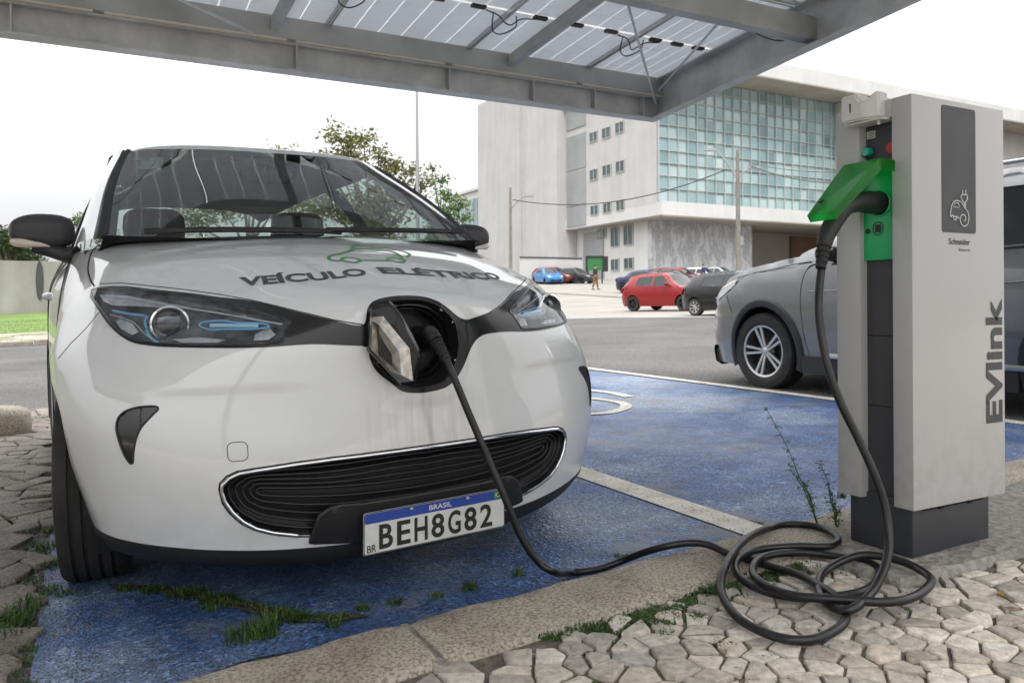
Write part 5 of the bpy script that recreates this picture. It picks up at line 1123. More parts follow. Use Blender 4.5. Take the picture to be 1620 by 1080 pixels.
# ---------------- solar canopy ----------------
def zc(y): return 2.40+.0822*(5.35-y)
MT['steel']=mat('galvanised_steel',(.56,.565,.56),.5,.35,var=.22,vs=5,bs=60,bst=.08,rvar=.1)
MT['steel2']=mat('painted_steel',(.43,.44,.43),.55,.2,var=.2,vs=3,bs=60,bst=.06,rvar=.1)
def pvmat():
    m,n,b=nodes('solar_panel_underside'); o=n.nodes['Material Output']
    c=n.nodes.new('ShaderNodeTexCoord'); nn=noise(n,2.5,4); r=ramp(n,nn.outputs[0],[(.3,(.58,.60,.63)),(.7,(.66,.68,.71))])
    n.links.new(r.outputs[0],b.inputs['Base Color']); b.inputs['Roughness'].default_value=.35
    tl=n.nodes.new('ShaderNodeBsdfTranslucent'); tl.inputs[0].default_value=(.90,.92,.95,1)
    mm=n.nodes.new('ShaderNodeMixShader'); mm.inputs[0].default_value=.62; n.links.new(b.outputs[0],mm.inputs[1]); n.links.new(tl.outputs[0],mm.inputs[2]); n.links.new(mm.outputs[0],o.inputs[0]); return m
MT['pv']=pvmat()
def backsheet():
    m,n,b=nodes('panel_cell_gap'); o=n.nodes['Material Output']; b.inputs['Base Color'].default_value=(.75,.76,.76,1)
    tl=n.nodes.new('ShaderNodeBsdfTranslucent'); tl.inputs[0].default_value=(.92,.92,.91,1); mm=n.nodes.new('ShaderNodeMixShader'); mm.inputs[0].default_value=.5
    n.links.new(b.outputs[0],mm.inputs[1]); n.links.new(tl.outputs[0],mm.inputs[2]); n.links.new(mm.outputs[0],o.inputs[0]); return m
MT['pvgap']=backsheet()
MT['led']=mat('led_batten_cover',(.75,.70,.60),.4)
CN=thing('solar_canopy','grey steel solar canopy roof over the charging bay','solar canopy',(1,2,0))
CXL,CXR,CYN,CYF=-7.0,4.285,-1.6,5.35
TH_=math.atan(.0822)
def cn(x,y,h): return (x-1,y-2,zc(y)+h)
def cbeam_x(nm,y,h0,h1,x0=CXL,x1=CXR,th=.01,fl=.06,kind='I',m='steel'):
    b=MB()
    if kind=='I':
        b.box(cn(x0,y-th/2,h0),cn(x1,y+th/2,h1)); 
        for h in (h0,h1): b.box((x0-1,y-2-fl,zc(y)+h-.006),(x1-1,y-2+fl,zc(y)+h+.006))
    else: b.box((x0-1,y-2-fl,zc(y)+h0),(x1-1,y-2+fl,zc(y)+h1))
    return b.build(nm,m,CN,bevel=.002 if kind!='I' else 0)
cbeam_x('edge_beam',5.35,.0,.17)
for x in (-5.2,-3.6,-2.0,-.35,1.25,2.35,3.05,3.62,4.10):
    b=MB(); b.box((x-1-.005,5.29-2,zc(5.35)+.006),(x-1+.005,5.405-2,zc(5.35)+.164)); b.build('beam_stiffener','steel',CN)
cbeam_x('purlin',5.30,.185,.322,kind='box',fl=.045,m='steel2')
cbeam_x('purlin',3.72,.05,.20,kind='box',fl=.045,m='steel2'); cbeam_x('purlin',2.2,.05,.20,kind='box',fl=.045,m='steel2'); cbeam_x('purlin',.6,.05,.20,kind='box',fl=.045,m='steel2'); cbeam_x('purlin',-1.0,.05,.20,kind='box',fl=.045,m='steel2')
for k,x in enumerate(np.arange(-6.6,4.2,1.12)):
    b=MB(); b.box((x-1,5.262-2,zc(5.35)+.177),(x+1.06-1,5.288-2,zc(5.35)+.190)); b.build('led_batten','led',CN)
# side channel beam
b=MB(); n_=2; y0,y1=CYN,CYF+.04
def sbeam(x,th,h0,h1,fl,side):
    def q(p): return (p[0]-1,p[1]-2,zc(p[1])+p[2])
    b.box((x-th/2,y0,h0),(x+th/2,y1,h1),T=q)
    b.box((min(x,x+side*fl),y0,h0-.005),(max(x,x+side*fl),y1,h0+.006),T=q); b.box((min(x,x+side*fl),y0,h1-.006),(max(x,x+side*fl),y1,h1+.006),T=q)
sbeam(CXR,.01,.0,.30,.09,-1); b.build('side_beam','steel',CN)
b=MB(); sbeam(CXL,.01,.0,.30,.09,1); b.build('side_beam','steel',CN)
for x in (-5.8,-4.08,-2.35,-.62,1.10,2.83): 
    b=MB(); b.box((x-.025,y0,.22),(x+.025,5.25,.30),T=lambda p:(p[0]-1,p[1]-2,zc(p[1])+p[2])); b.build('rafter','steel2',CN)
for a,c in (((2.75,3.75,.18),(4.22,5.28,.10)),((3.55,3.75,.12),(4.20,5.22,.20)),((-1.2,3.75,.16),(.95,5.2,.16)),((-.2,.7,.16),(2.4,2.2,.16)),((2.4,.7,.16),(-.4,2.1,.16))):
    b=MB(); b.tube([cn(*a),cn(*c)],.009,6); b.build('bracing_rod','steel',CN)
# panels
PX=[-6.95, -5.9, -4.85, -3.8, -2.75, -1.7, -0.65, 0.4, 1.45, 2.49, 3.53, 4.26]
def panel(x0,x1,ya,yb):
    T=lambda p:(p[0]-1,p[1]-2,zc(p[1])+p[2])
    e=bpy.data.objects.new('solar_panel',None); COL.objects.link(e); e.parent=CN
    g=.012; nx=6; ny=2*int(round((yb-ya)/.33)); ymid=(ya+yb)/2; b=MB(); cw=(x1-x0-2*g)/nx; ch=(yb-ya-2*g-.03)/ny
    for i in range(nx):
        for j in range(ny):
            xa_=x0+g+i*cw; ya_=ya+g+j*ch+(.03 if j>=ny//2 else 0); gp_=.0048 if i>0 else .003
            b.box((xa_+gp_,ya_+.002,.325),(xa_+cw-(.0048 if i<nx-1 else .003),ya_+ch-.002,.3275),T=T)
    b.build('cells','pv',e)
    b=MB(); b.box((x0+g,ya+g,.3290),(x1-g,yb-g,.3315),T=T); b.build('backsheet','pvgap',e)
    b=MB()
    for q in ((x0,ya,x0+.012,yb),(x1-.012,ya,x1,yb),(x0+.012,ya,x1-.012,ya+.012),(x0+.012,yb-.012,x1-.012,yb)): b.box((q[0],q[1],.30),(q[2],q[3],.335),T=T)
    b.build('panel_frame','alu',e)
    for k in (.22,.5,.78): b=MB(); x=x0+(x1-x0)*k; b.box((x-.05,ymid-.018,.305),(x+.05,ymid+.018,.3222),T=T); b.build('junction_box','black_plastic',e)
    return e
ys_=[(5.28,3.20),(3.18,1.10),(1.08,-1.0)]
ys_=[(3.8, 5.45), (2.13, 3.78), (0.46, 2.11), (-1.21, 0.44)]
for xa,xb in zip(PX[:-1],PX[1:]):
    for ya,yb in ys_: panel(xa+.004,xb-.004,ya,yb)
random.seed(4)
for xj in PX[1:-1]:
    for ya,yb in ys_:
        ym=(ya+yb)/2; b=MB()
        P_=[cn(xj-.18,ym,.30),cn(xj-.1,ym-.02,.27),cn(xj-.02,ym+.05,.25+rnd(-.02,.02)),cn(xj+.05,ym+.08,.27),cn(xj+.09,ym+.02,.29),cn(xj+.2,ym,.30)]
        b.tube(spl(P_,6),.0045,6); P_=[cn(xj-.12,ym+.01,.30),cn(xj-.08,ym+.10,.24+rnd(-.02,.02)),cn(xj+.0,ym+.13,.22),cn(xj+.07,ym+.06,.25),cn(xj+.03,ym-.03,.28)]
        b.tube(spl(P_,6),.0045,6); b.build('panel_lead','cable',CN,smooth=80)
b=MB()
P_=[cn(4.0,3.95,.29),cn(4.1,4.05,.22),cn(4.2,4.0,.16),cn(4.27,3.95,.14)]; b.tube(spl(P_,6),.0045,6); b.build('panel_lead','cable',CN,smooth=80)
for x,y in ((-6.6,-1.3),(-1.2,-1.3),(4.2,-1.3)):
    b=MB(); b.tube([(x-1,y-2,gfine(x,y)+.07),(x-1,y-2,zc(y)+.06)],.075,16); b.box((x-1-.14,y-2-.14,gfine(x,y)+.08),(x-1+.14,y-2+.14,gfine(x,y)+.11)); b.build('post','steel',CN,smooth=40)
# ---------------- grey car beside the bay ----------------
GP=[(.10,.20),(.03,.30),(.0,.42),(.01,.55),(.05,.68),(.12,.80),(.24,.90),(.50,.985),(.85,1.04),(1.10,1.075),(1.35,1.21),(1.62,1.36),(1.85,1.48),(2.1,1.53),(2.6,1.55),(3.2,1.54),(3.7,1.50),(3.85,1.46),(4.02,1.25),(4.14,1.02),(4.20,.80),(4.22,.55),(4.20,.35),(4.12,.22)]
GW=[[(1.42,1.02),(1.62,1.03),(1.66,1.28),(1.55,1.20)],[(1.72,1.035),(2.42,1.05),(2.42,1.42),(2.05,1.42),(1.74,1.28)],[(2.52,1.05),(3.22,1.065),(3.22,1.40),(3.0,1.425),(2.52,1.425)],[(3.30,1.07),(3.85,1.10),(3.70,1.36),(3.30,1.395)]]
MT['grey_car']=mat('metallic_grey_paint',(.16,.165,.175),.24,.45,coat=1,var=.05,vs=4)
g,GXf,GWp,GWd=car('grey_wagon','dark grey raised estate with black wheel arch cladding and twin spoke alloy wheels','car','grey_car',(5.76, 5.6, 0.16),math.pi,GP,.845,(.80,3.27),.318,1.0,None,GW,detail=2,cladding=True,ws=((1.12,1.03),(1.84,1.47)),rs=((3.86,1.45),(4.14,1.04)),style='twin',spokes=5,tilt=(0,.0293),tumble=.42)
def gside(nm,pts,r,m,ex=.003,s=1):
    b=MB(); b.tube([GWp(s*(GXf(y,z)+ex),y,z) for y,z in pts],r,6); return b.build(nm,m,g,smooth=70)
for s in (1,-1):
    for P_ in ([(1.30,.24),(1.24,.5),(1.22,.8),(1.28,.98),(1.42,1.02)],[(2.46,.24),(2.47,.6),(2.47,1.05)],[(3.26,.62),(3.27,.8),(3.26,1.06)]): gside('door_gap',spl([(a,c,0) for a,c in P_],5) and [(q[0],q[1]) for q in spl([(a,c,0) for a,c in P_],6)],.0035,'seam',-.001,s)
    b=MB(); 
    for y in (2.2,3.05): blob(b,(s*(GWd(y,.86)+.012),y,.86),(.016,.09,.016),3,6)
    b.build('door_handle','grey_car',g,smooth=60)
    b=MB(); b.box((min(s*.80,s*.865),1.42,.30),(max(s*.80,s*.865),2.95,.335)); b.build('sill_trim','alu',g,bevel=.006)
    b=MB(); b.tube([(s*.60,1.95,1.53),(s*.61,2.05,1.585),(s*.61,3.4,1.575),(s*.58,3.65,1.50)],.014,8); b.build('roof_rail','alu',g,smooth=60)
    b=MB(); b.tube([GWp(s*(GXf(y,1.025)+.004),y,z) for y,z in ((1.5,1.0),(2.4,1.03),(3.3,1.05),(3.9,1.08))],.007,6); b.build('window_seal','seam',g)
for s in (1,-1):
    for pl,m_,nm_ in (([(.07,.76),(.20,.845),(.40,.905),(.47,.915),(.44,.87),(.30,.80),(.12,.735)],'refl','headlight'),([(.20,.845),(.40,.905),(.47,.915),(.455,.895),(.30,.855),(.20,.82)],'redlens' if 0 else 'amber','indicator')):
        v,f=cdt(pl,.04,edge=.03); b=MB(); b.add([GWp(s*(GXf(y,z)+(.004 if nm_=='headlight' else .006)),y,z) for y,z in v],[q if s<0 else q[::-1] for q in f]); b.build(nm_,m_,g,smooth=60)
    gside('bonnet_gap',[(.46,.93),(.7,.965),(.95,.99),(1.12,1.015),(1.30,1.03)],.0035,'seam',-.001,s)
    gside('bumper_gap',[(.32,.78),(.36,.70),(.40,.64)],.0035,'seam',-.001,s)
    gside('side_crease',[(1.3,.80),(2.0,.81),(2.8,.83),(3.6,.86)],.006,'grey_car',.001,s)
b=MB(); 
A_=[]
for k in range(13):
    x=-.80+1.6*k/12; A_.append([GWp(x*.93,.13,.17),GWp(x*.93,.045,.20),GWp(x*.93,.02,.30),GWp(x*.93,.03,.34)])
b.grid(A_); b.build('front_lip','black_plastic',g,smooth=60)
# ---------------- cars in the car park ----------------
def hatch(L=3.85,H=1.43,hood=.88,b0=.92):
    P_=[(.08,.20),(.02,.32),(0,.45),(.03,.60),(.12,.72),(.45,.80),(.85,hood),(.98,b0),(1.25,1.10),(1.55,H-.10),(1.80,H-.01),(2.3,H+.0),(2.9,H-.03),(L-.42,H-.12),(L-.20,b0+.12),(L-.08,b0-.05),(L,.62),(L-.01,.40),(L-.1,.22)]
    W_=[[(1.32,b0+.02),(2.12,b0+.03),(2.12,H-.12),(1.72,H-.11),(1.34,b0+.10)],[(2.20,b0+.03),(2.95,b0+.05),(2.90,H-.15),(2.20,H-.12)]]
    return P_,W_,((.99,b0),(1.74,H)),((L-.40,H-.12),(L-.17,b0+.08))
def sedan(L=4.3,H=1.42,b0=.93):
    P_=[(.08,.20),(.02,.32),(0,.45),(.03,.60),(.12,.72),(.5,.80),(.95,.88),(1.1,b0),(1.4,1.13),(1.75,H-.08),(2.0,H-.01),(2.5,H),(2.95,H-.05),(3.25,H-.16),(3.55,1.03),(3.75,.99),(L-.12,.96),(L-.03,.85),(L,.6),(L-.02,.38),(L-.1,.22)]
    W_=[[(1.45,b0+.02),(2.25,b0+.03),(2.25,H-.12),(1.9,H-.12),(1.47,b0+.11)],[(2.33,b0+.03),(3.12,b0+.05),(3.0,H-.16),(2.33,H-.12)]]
    return P_,W_,((1.11,b0),(1.95,H)),((3.0,H-.08),(3.52,1.05))
def paint(n,c,met=.3): MT[n]=mat(n,c,.25,met*.0,coat=.5,spec=.3,var=.04,vs=3); return n
def mini(name,label,cat,col,kind,loc,deg,L=None,group='cars in the car park',**k):
    pn=paint(col[0]+'_paint',col[1]); P_,W_,ws,rs=(hatch if kind=='h' else sedan)(**({'L':L} if L else {}))
    LL=P_[-1][0]+.1
    return car(name,label,cat,pn,loc,R(deg),P_,.82,(.76,LL-.72),.29,.93,None,W_,ws=ws,rs=rs,group=group,side_res=.14,**k)[0]
CARS=[('red_hatchback', 'bright red five door hatchback parked nearest in the car park', 'car', ('bright_red', (0.22, 0.005, 0.008)), 'h', (20.03, 21.87), 14.0, 3.8, 1), ('black_hatchback', 'black hatchback with pale wheel covers parked beside the red hatchback', 'car', ('glossy_black', (0.006, 0.006, 0.007)), 'h', (16.93, 15.16), 4, 3.9, 0.9), ('dark_blue_sedan', 'dark blue saloon parked just behind the red hatchback', 'car', ('dark_blue', (0.015, 0.022, 0.06)), 's', (31.13, 36.76), 19.0, 4.3, 1), ('maroon_hatchback', 'maroon car parked behind the dark blue saloon', 'car', ('maroon', (0.14, 0.02, 0.02)), 's', (35.93, 41.84), 19.0, 4.3, 1), ('red_car', 'red car with a bright windscreen two rows behind the red hatchback', 'car', ('deep_red', (0.28, 0.015, 0.02)), 'h', (41.9, 46.83), 19.0, 3.9, 1), ('white_car', 'white car at the far end of the row behind the black hatchback', 'car', ('plain_white', (0.55, 0.56, 0.57)), 'h', (46.71, 49.83), 19.0, 3.9, 1), ('silver_car', 'silver car parked below the mural behind the black hatchback', 'car', ('silver', (0.33, 0.34, 0.36)), 's', (52.1, 53.35), 19.0, 4.3, 1), ('white_sedan', 'white saloon half hidden behind the black hatchback and grey estate', 'car', ('pearl_white', (0.58, 0.58, 0.57)), 's', (33.35, 30.66), 19.0, 4.3, 1), ('bright_blue_sedan', 'bright blue saloon at the left end of the far row', 'car', ('bright_blue', (0.02, 0.17, 0.42)), 's', (36.38, 59.37), -10, 4.3, 1), ('black_saloon', 'black saloon tucked between the maroon car and the red hatchback', 'car', ('soft_black', (0.02, 0.02, 0.024)), 's', (33.5, 37.59), 17.0, 4.3, 1), ('wine_hatchback', 'wine red hatchback whose roof shows above the dark blue saloon', 'car', ('wine_red', (0.18, 0.015, 0.02)), 'h', (42.16, 48.78), 18.0, 3.9, 1), ('grey_hatchback', 'mid grey hatchback under the utility pole beside the white saloon', 'car', ('mid_grey', (0.12, 0.125, 0.13)), 'h', (47.26, 44.47), 18.0, 3.9, 1), ('silver_hatchback', 'silver hatchback between the bright blue saloon and the brown suv', 'car', ('pale_silver', (0.45, 0.46, 0.47)), 'h', (39.4, 62.96), 10, 3.9, 1), ('brown_suv', 'reddish brown suv with a pale front in the far row', 'car', ('red_brown', (0.16, 0.035, 0.025)), 'h', (39.08, 60.86), 25, 4.2, 1.05), ('dark_hatchback', 'dark grey hatchback beside the walking person', 'car', ('dark_grey', (0.035, 0.037, 0.04)), 'h', (40.46, 59.65), 25, 3.9, 1)]
for nm,lb,ct,col,kd,loc,deg,L,sc in CARS:
    x,y=loc; r_=mini(nm,lb,ct,col,kd,(x,y,gfine(x,y)+.01),deg,L,rimmat='alu' if 'black' in lb or 'suv' in nm else 'black_plastic',spokes=8 if 'black' in lb else 5)
    if sc!=1: r_.scale=(sc,max(1,sc),sc)
    dzx=(gfine(x+math.cos(R(deg))*2,y+math.sin(R(deg))*2)-gfine(x-math.cos(R(deg))*2,y-math.sin(R(deg))*2))/4
    fy_=(-math.sin(R(deg)),math.cos(R(deg))); dzy=(gfine(x+fy_[0]*4,y+fy_[1]*4)-gfine(x,y))/4
    r_.rotation_euler=(math.atan(dzy),-math.atan(dzx),R(deg))
# ---------------- the public building ----------------
def concrete_wall(nm,a,c,streak=.5):
    m,n,b=nodes(nm); cc=n.nodes.new('ShaderNodeTexCoord'); mp_=n.nodes.new('ShaderNodeMapping'); mp_.inputs['Scale'].default_value=(1.2,1.2,.08); n.links.new(cc.outputs['Object'],mp_.inputs[0])
    s=noise(n,1,6,mp_.outputs[0]); g=noise(n,.35,5); r=ramp(n,g.outputs[0],[(.3,a),(.7,c)]); r2=ramp(n,s.outputs[0],[(.35,.86),(.6,1.02)]); col=mixc(n,streak,r.outputs[0],r2.outputs[0],'MULTIPLY'); n.links.new(col,b.inputs['Base Color']); b.inputs['Roughness'].default_value=.85; return m
MT['bwall']=concrete_wall('pale_painted_concrete',(.45,.447,.44),(.51,.507,.50))
MT['bwhite']=concrete_wall('white_painted_concrete',(.52,.52,.51),(.60,.60,.59),.3)
MT['bgrey']=concrete_wall('grey_louvre',(.26,.27,.28),(.31,.32,.33),.3)
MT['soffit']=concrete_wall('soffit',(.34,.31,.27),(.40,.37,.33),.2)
MT['brown']=concrete_wall('brown_wall',(.16,.09,.06),(.22,.13,.08),.3)
MT['mull']=mat('white_mullion',(.44,.46,.46),.5)
def curtain():
    m,n,b=nodes('curtain_wall_glass'); cc=n.nodes.new('ShaderNodeTexCoord'); mp_=n.nodes.new('ShaderNodeMapping'); mp_.inputs['Scale'].default_value=(1/PW_,1,1/PH_); n.links.new(cc.outputs['Object'],mp_.inputs[0])
    fl=n.nodes.new('ShaderNodeVectorMath'); fl.operation='FLOOR'; n.links.new(mp_.outputs[0],fl.inputs[0]); wn=n.nodes.new('ShaderNodeTexWhiteNoise'); wn.noise_dimensions='3D'; n.links.new(fl.outputs[0],wn.inputs[0])
    g=noise(n,.10,4); ad=n.nodes.new('ShaderNodeMath'); ad.operation='MULTIPLY_ADD'; n.links.new(wn.outputs[0],ad.inputs[0]); ad.inputs[1].default_value=.35; n.links.new(g.outputs[0],ad.inputs[2])
    r=ramp(n,ad.outputs[0],[(.36,(.12,.19,.21)),(.55,(.20,.31,.33)),(.72,(.31,.43,.44)),(.92,(.47,.56,.57))]); n.links.new(r.outputs[0],b.inputs['Base Color']); b.inputs['Roughness'].default_value=.08; b.inputs['Coat Weight'].default_value=.3; return m
PW_,PH_=(1.25, 1.28)
MT['curtain']=curtain()
MT['winglass']=mat('window_glass',(.045,.075,.075),.08,coat=.4,var=.3,vs=.8)
def mural():
    m,n,b=nodes('engraved_mural'); f=noise(n,1.1,9,rough=.7); cc=n.nodes.new('ShaderNodeTexCoord'); mp_=n.nodes.new('ShaderNodeMapping'); mp_.inputs['Scale'].default_value=(1.6,1,.55); n.links.new(cc.outputs['Object'],mp_.inputs[0]); f2=noise(n,1,7,mp_.outputs[0],.7)
    r=ramp(n,f2.outputs[0],[(.38,(.50,.50,.52)),(.49,(.44,.45,.47)),(.52,(.23,.235,.25)),(.56,(.42,.43,.45)),(.62,(.25,.25,.27)),(.68,(.52,.52,.53))]); n.links.new(r.outputs[0],b.inputs['Base Color']); b.inputs['Roughness'].default_value=.8; return m
MT['mural']=mural()
Bq={'zb': 3.2, 'ztop': 25.56, 'band': 10.88, 'glz': (11.15, 23.8), 'gx1': 76.6, 'yj': 80.5, 'yl': 101.0, 'ym': 89.2, 'ztl': 28.7, 'mx': 66.3, 'bx0': 79.2, 'louv': [(76.1, 80.1, 21.3, 24.6), (76.1, 80.1, 16.5, 20.5), (76.1, 80.1, 12.35, 16.25), (76.1, 80.05, 9.9, 12.2), (74.8, 78.9, 3.5, 9.2)], 'win': [(73.7, 75.3, 19.05, 20.2, 0), (71.2, 72.85, 19.0, 20.2, 0), (68.75, 70.35, 19.1, 20.3, 0), (73.7, 75.3, 14.75, 16, 0), (71.15, 72.8, 14.9, 16.1, 0), (68.7, 70.3, 14.9, 16.15, 0), (73.6, 75.2, 10.8, 11.95, 0), (71.15, 72.7, 10.8, 11.95, 0), (68.75, 70.25, 10.8, 12, 0), (74.3, 76, 8.3, 9.4, 1.5), (71.85, 73.4, 7.2, 9.4, 1.5), (69.3, 71, 7.2, 9.4, 1.5), (71.9, 73.4, 4.55, 5.85, 1.5), (69.25, 70.95, 4.6, 5.85, 1.5)], 'low': (60.7, 121.5, 21.0)}
BX,BY=50.7,63.5
BD=thing('office_building','pale concrete office block with a huge green glass curtain wall above a grey mural','building',(BX,BY,Bq['zb']))
def bb(nm,a,c,m,par=BD,bev=0):
    b=MB(); b.box((a[0]-BX,a[1]-BY,a[2]-Bq['zb']),(c[0]-BX,c[1]-BY,c[2]-Bq['zb'])); return b.build(nm,m,par)
zt=Bq['ztop']; zband=Bq['band']; 
bb('glass_wing',(BX,BY,zband),(BX+70,BY+30,zt-.6),'bwall')
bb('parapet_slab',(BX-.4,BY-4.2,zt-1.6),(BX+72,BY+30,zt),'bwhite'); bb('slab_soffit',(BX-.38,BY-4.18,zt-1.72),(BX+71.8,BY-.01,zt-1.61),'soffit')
g0,g1=Bq['glz']; gx1=Bq['gx1']
bb('curtain_wall',(BX+.15,BY-.12,g0),(gx1,BY-.02,zt-1.75),'curtain')
b=MB(); x=BX+.15; 
while x<gx1+.1: b.box((x-.03-BX,-.32,g0-Bq['zb']),(x+.03-BX,-.13,zt-1.76-Bq['zb'])); x+=PW_
z=g0
while z<zt-1.8: b.box((.15,-.30,z-.025-Bq['zb']),(gx1-BX,-.14,z+.025-Bq['zb'])); z+=PH_
b.build('mullions','mull',BD)
bb('wing_end_wall',(gx1+.1,BY-4.0,Bq['zb']),(gx1+3,BY-.05,zt-1.8),'bwall')
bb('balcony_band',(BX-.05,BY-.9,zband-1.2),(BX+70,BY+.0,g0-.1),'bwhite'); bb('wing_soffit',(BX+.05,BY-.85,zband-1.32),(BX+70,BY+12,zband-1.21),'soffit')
bb('side_wing',(BX-.02,BY+.02,zband),(BX+14,Bq['yj'],zt-.62),'bwall')
bb('side_band',(BX-.04,BY+.03,zband-1.2),(BX+14,Bq['yj'],zband-.01),'bwhite')
bb('stair_block',(BX-1.2,Bq['yj']+.0,Bq['zb']-2),(BX+14,Bq['yl'],Bq['ztl']),'bwall'); bb('stair_block_fin',(BX-1.5,Bq['ym'],Bq['zb']-2),(BX+13.9,Bq['yl']+.3,Bq['ztl']+.25),'bwall')
bb('ground_storey',(BX+1.5,BY+3.0,Bq['zb']-2),(BX+13.9,Bq['yj']-.1,zband-1.25),'bwhite')
bb('mural_wall',(BX+1.4,BY+2.6,Bq['zb']-2),(Bq['mx'],BY+3.2,zband-1.33),'mural')
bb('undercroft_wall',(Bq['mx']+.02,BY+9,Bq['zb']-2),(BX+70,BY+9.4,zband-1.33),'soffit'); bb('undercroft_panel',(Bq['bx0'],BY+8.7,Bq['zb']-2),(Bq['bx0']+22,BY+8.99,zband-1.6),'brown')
for i,(y0,y1,z0,z1) in enumerate(Bq['louv']): bb('louvre_panel',(BX-.12+(1.5 if z1<zband else 0),y0,z0),(BX+.0+(1.5 if z1<zband else 0),y1,z1),'bgrey')
for (y0,y1,z0,z1,xo) in Bq['win']:
    w_=bb('window',(BX-.05+xo,y0,z0),(BX+.02+xo,y1,z1),'winglass'); b=MB(); 
    for q in ((y0,z0,y0+.07,z1),(y1-.07,z0,y1,z1),(y0+.07,z0,y1-.07,z0+.07),(y0+.07,z1-.07,y1-.07,z1),((y0+y1)/2-.03,z0+.07,(y0+y1)/2+.03,z1-.07)): b.box((-.12+xo,q[0]-BY,q[1]-Bq['zb']),(-.055+xo,q[2]-BY,q[3]-Bq['zb']))
    b.build('window_frame','mull',w_)
# low wing left of the office block
Lw=Bq['low']
LB=thing('annex_building','low white annex with a glass front left of the office block','building',(Lw[0],Lw[1],Bq['zb']))
b=MB(); b.box((0,0,-3),(16,14,Lw[2]-Bq['zb'])); b.box((-.3,-.3,Lw[2]-Bq['zb']-.2),(16.2,14.2,Lw[2]-Bq['zb']+.25)); b.build('walls','bwhite',LB)
b=MB(); b.box((-.1,.6,-2),(-.02,13.5,Lw[2]-Bq['zb']-1.5)); b.build('glass_front','curtain',LB)
b=MB()
for k in range(9): y=.6+k*1.6; b.box((-.25,y-.06,-2),(-.11,y+.06,Lw[2]-Bq['zb']-1.5))
for k in range(4): b.box((-.22,.6,-1.5+k*2.0),(-.12,13.5,-1.4+k*2.0))
b.build('mullions','mull',LB)
# ---------------- poles, wires ----------------
MT['poleconc']=mat('concrete_pole',(.20,.185,.165),.85,var=.2,vs=3)
MT['polemetal']=mat('lamp_pole_metal',(.33,.34,.35),.5,.6)
def pole(nm,lb,x,y,h,r0,r1,m,arm=None,cross=None,z0=None):
    z=gfine(x,y) if z0 is None else z0; t=thing(nm,lb,'pole' if 'utility' in nm else 'lamp post',(x,y,z))
    b=MB(); b.tube([(0,0,-.3),(0,0,h)],[r0,r1],12); b.build('shaft',m,t,smooth=60)
    for a in (arm or []):
        b=MB(); b.tube(spl([(0,0,h-a[3]),(a[0]*.5,a[1]*.5,h-a[3]+a[2]*.6),(a[0],a[1],h-a[3]+a[2])],5),.045,6); b.build('lamp_arm','polemetal',t,smooth=60)
        d=Vector((a[0],a[1],0)).normalized(); b=MB(); b.obox((a[0]+d.x*.3,a[1]+d.y*.3,h-a[3]+a[2]),d*.35,Vector((-d.y,d.x,0))*.14,(0,0,.07)); b.build('lamp_head','polemetal',t)
    if cross: b=MB(); b.box((-.1,-.1,cross-.45),(.35,.15,cross+.1)); b.build('junction_box','polemetal',t)
    return t
for a in [('street_lamp', 'tall slim metal lamp post rising behind the white hatchback', 12.593, 31.835, 12.5, 0.085, 0.05, 'polemetal', None, None), ('utility_pole', 'concrete utility pole with one street light in front of the blank wall', 27.429, 51.105, 7.38, 0.14, 0.09, 'poleconc', [(0.929, -0.5, 1.0, 1.6)], None), ('utility_pole', 'concrete utility pole with two lamp arms in front of the mural', 36.214, 37.288, 8.92, 0.17, 0.11, 'poleconc', [(-1.256, 0.677, 1.9, 1.9), (0.658, -0.354, 0.8, 1.9)], 3.39)]: pole(*a)
def wire(P_,lb,r=.03,sag=.8):
    a,c=Vector(P_[0]),Vector(P_[1]); b=MB(); pts=[]
    for k in range(13): t=k/12; p=a.lerp(c,t); pts.append(tuple(p-Vector((0,0,sag*4*t*(1-t)))-a))
    b.tube(pts,r,5); o=b.build('overhead_wire','cable'); o.location=a; tag(o,lb,'wire')
for P_,lb,r,sg_ in [([(27.578, 51.024, 8.467), (35.619, 37.608, 9.239)], 'overhead wire sagging between the two utility poles', 0.035, 1.1), ([(36.912, 36.912, 9.468), (35.488, 28.593, 7.126)], 'overhead wire running right from the mural side pole', 0.03, 0.3), ([(36.913, 36.912, 9.626), (33.941, 27.155, 7.397)], 'thinner overhead wire above the one behind the cabinet', 0.02, 0.2)]: wire(P_,lb,r,sg_)
# ---------------- boundary wall, lawn on the left ----------------
MT['oldwall']=concrete_wall('weathered_concrete',(.22,.21,.195),(.34,.33,.31),.9)
W_=thing('boundary_wall','weathered grey concrete boundary wall behind the lawn','wall',(-8,46,gfine(-8,46)))
b=MB(); x=-60
while x<8:
    z=gfine(x+2,46)-gfine(-8,46); b.box((x+8.03,0,z-.5),(x+11.97,.25,z+2.55)); b.box((x+7.85,-.06,z-.5),(x+8.02,.31,z+2.6)); x+=4
b.build('panels','oldwall',W_)
b=MB(); 
for i,(px_,zz_) in enumerate(((0,0),)):
    o_=(-1.88, 1.9)
    b.lathe([(0,.0005),(0,.5),(.05,.52)],(o_[0]+8,-.03,o_[1]),(0,-1,0),28)
    b.v=[( (o_[0]+8)+(v[0]-(o_[0]+8))*.30,v[1],o_[1]+(v[2]-o_[1])*1.85) for v in b.v]
b.build('dark_panel','cabdark',W_)
sheet('lawn',[(-60,31),(1.2,31),(1.2,45.8),(-60,45.8)],.012,3,'lawn')
sheet('verge',[(-60,21.5),(1.9,21.5),(1.9,30.9),(-60,30.9)],.010,2,'path')
b=MB()
for k in range(40):
    x=-38+k; b.box((x+.01,21.2,gfine(x,21.3)-.05),(x+.99,21.42,gfine(x,21.3)+.13))
tag(b.build('far_kerb','granite_dark',bevel=.02),kind='structure')
random.seed(77)
b=MB()
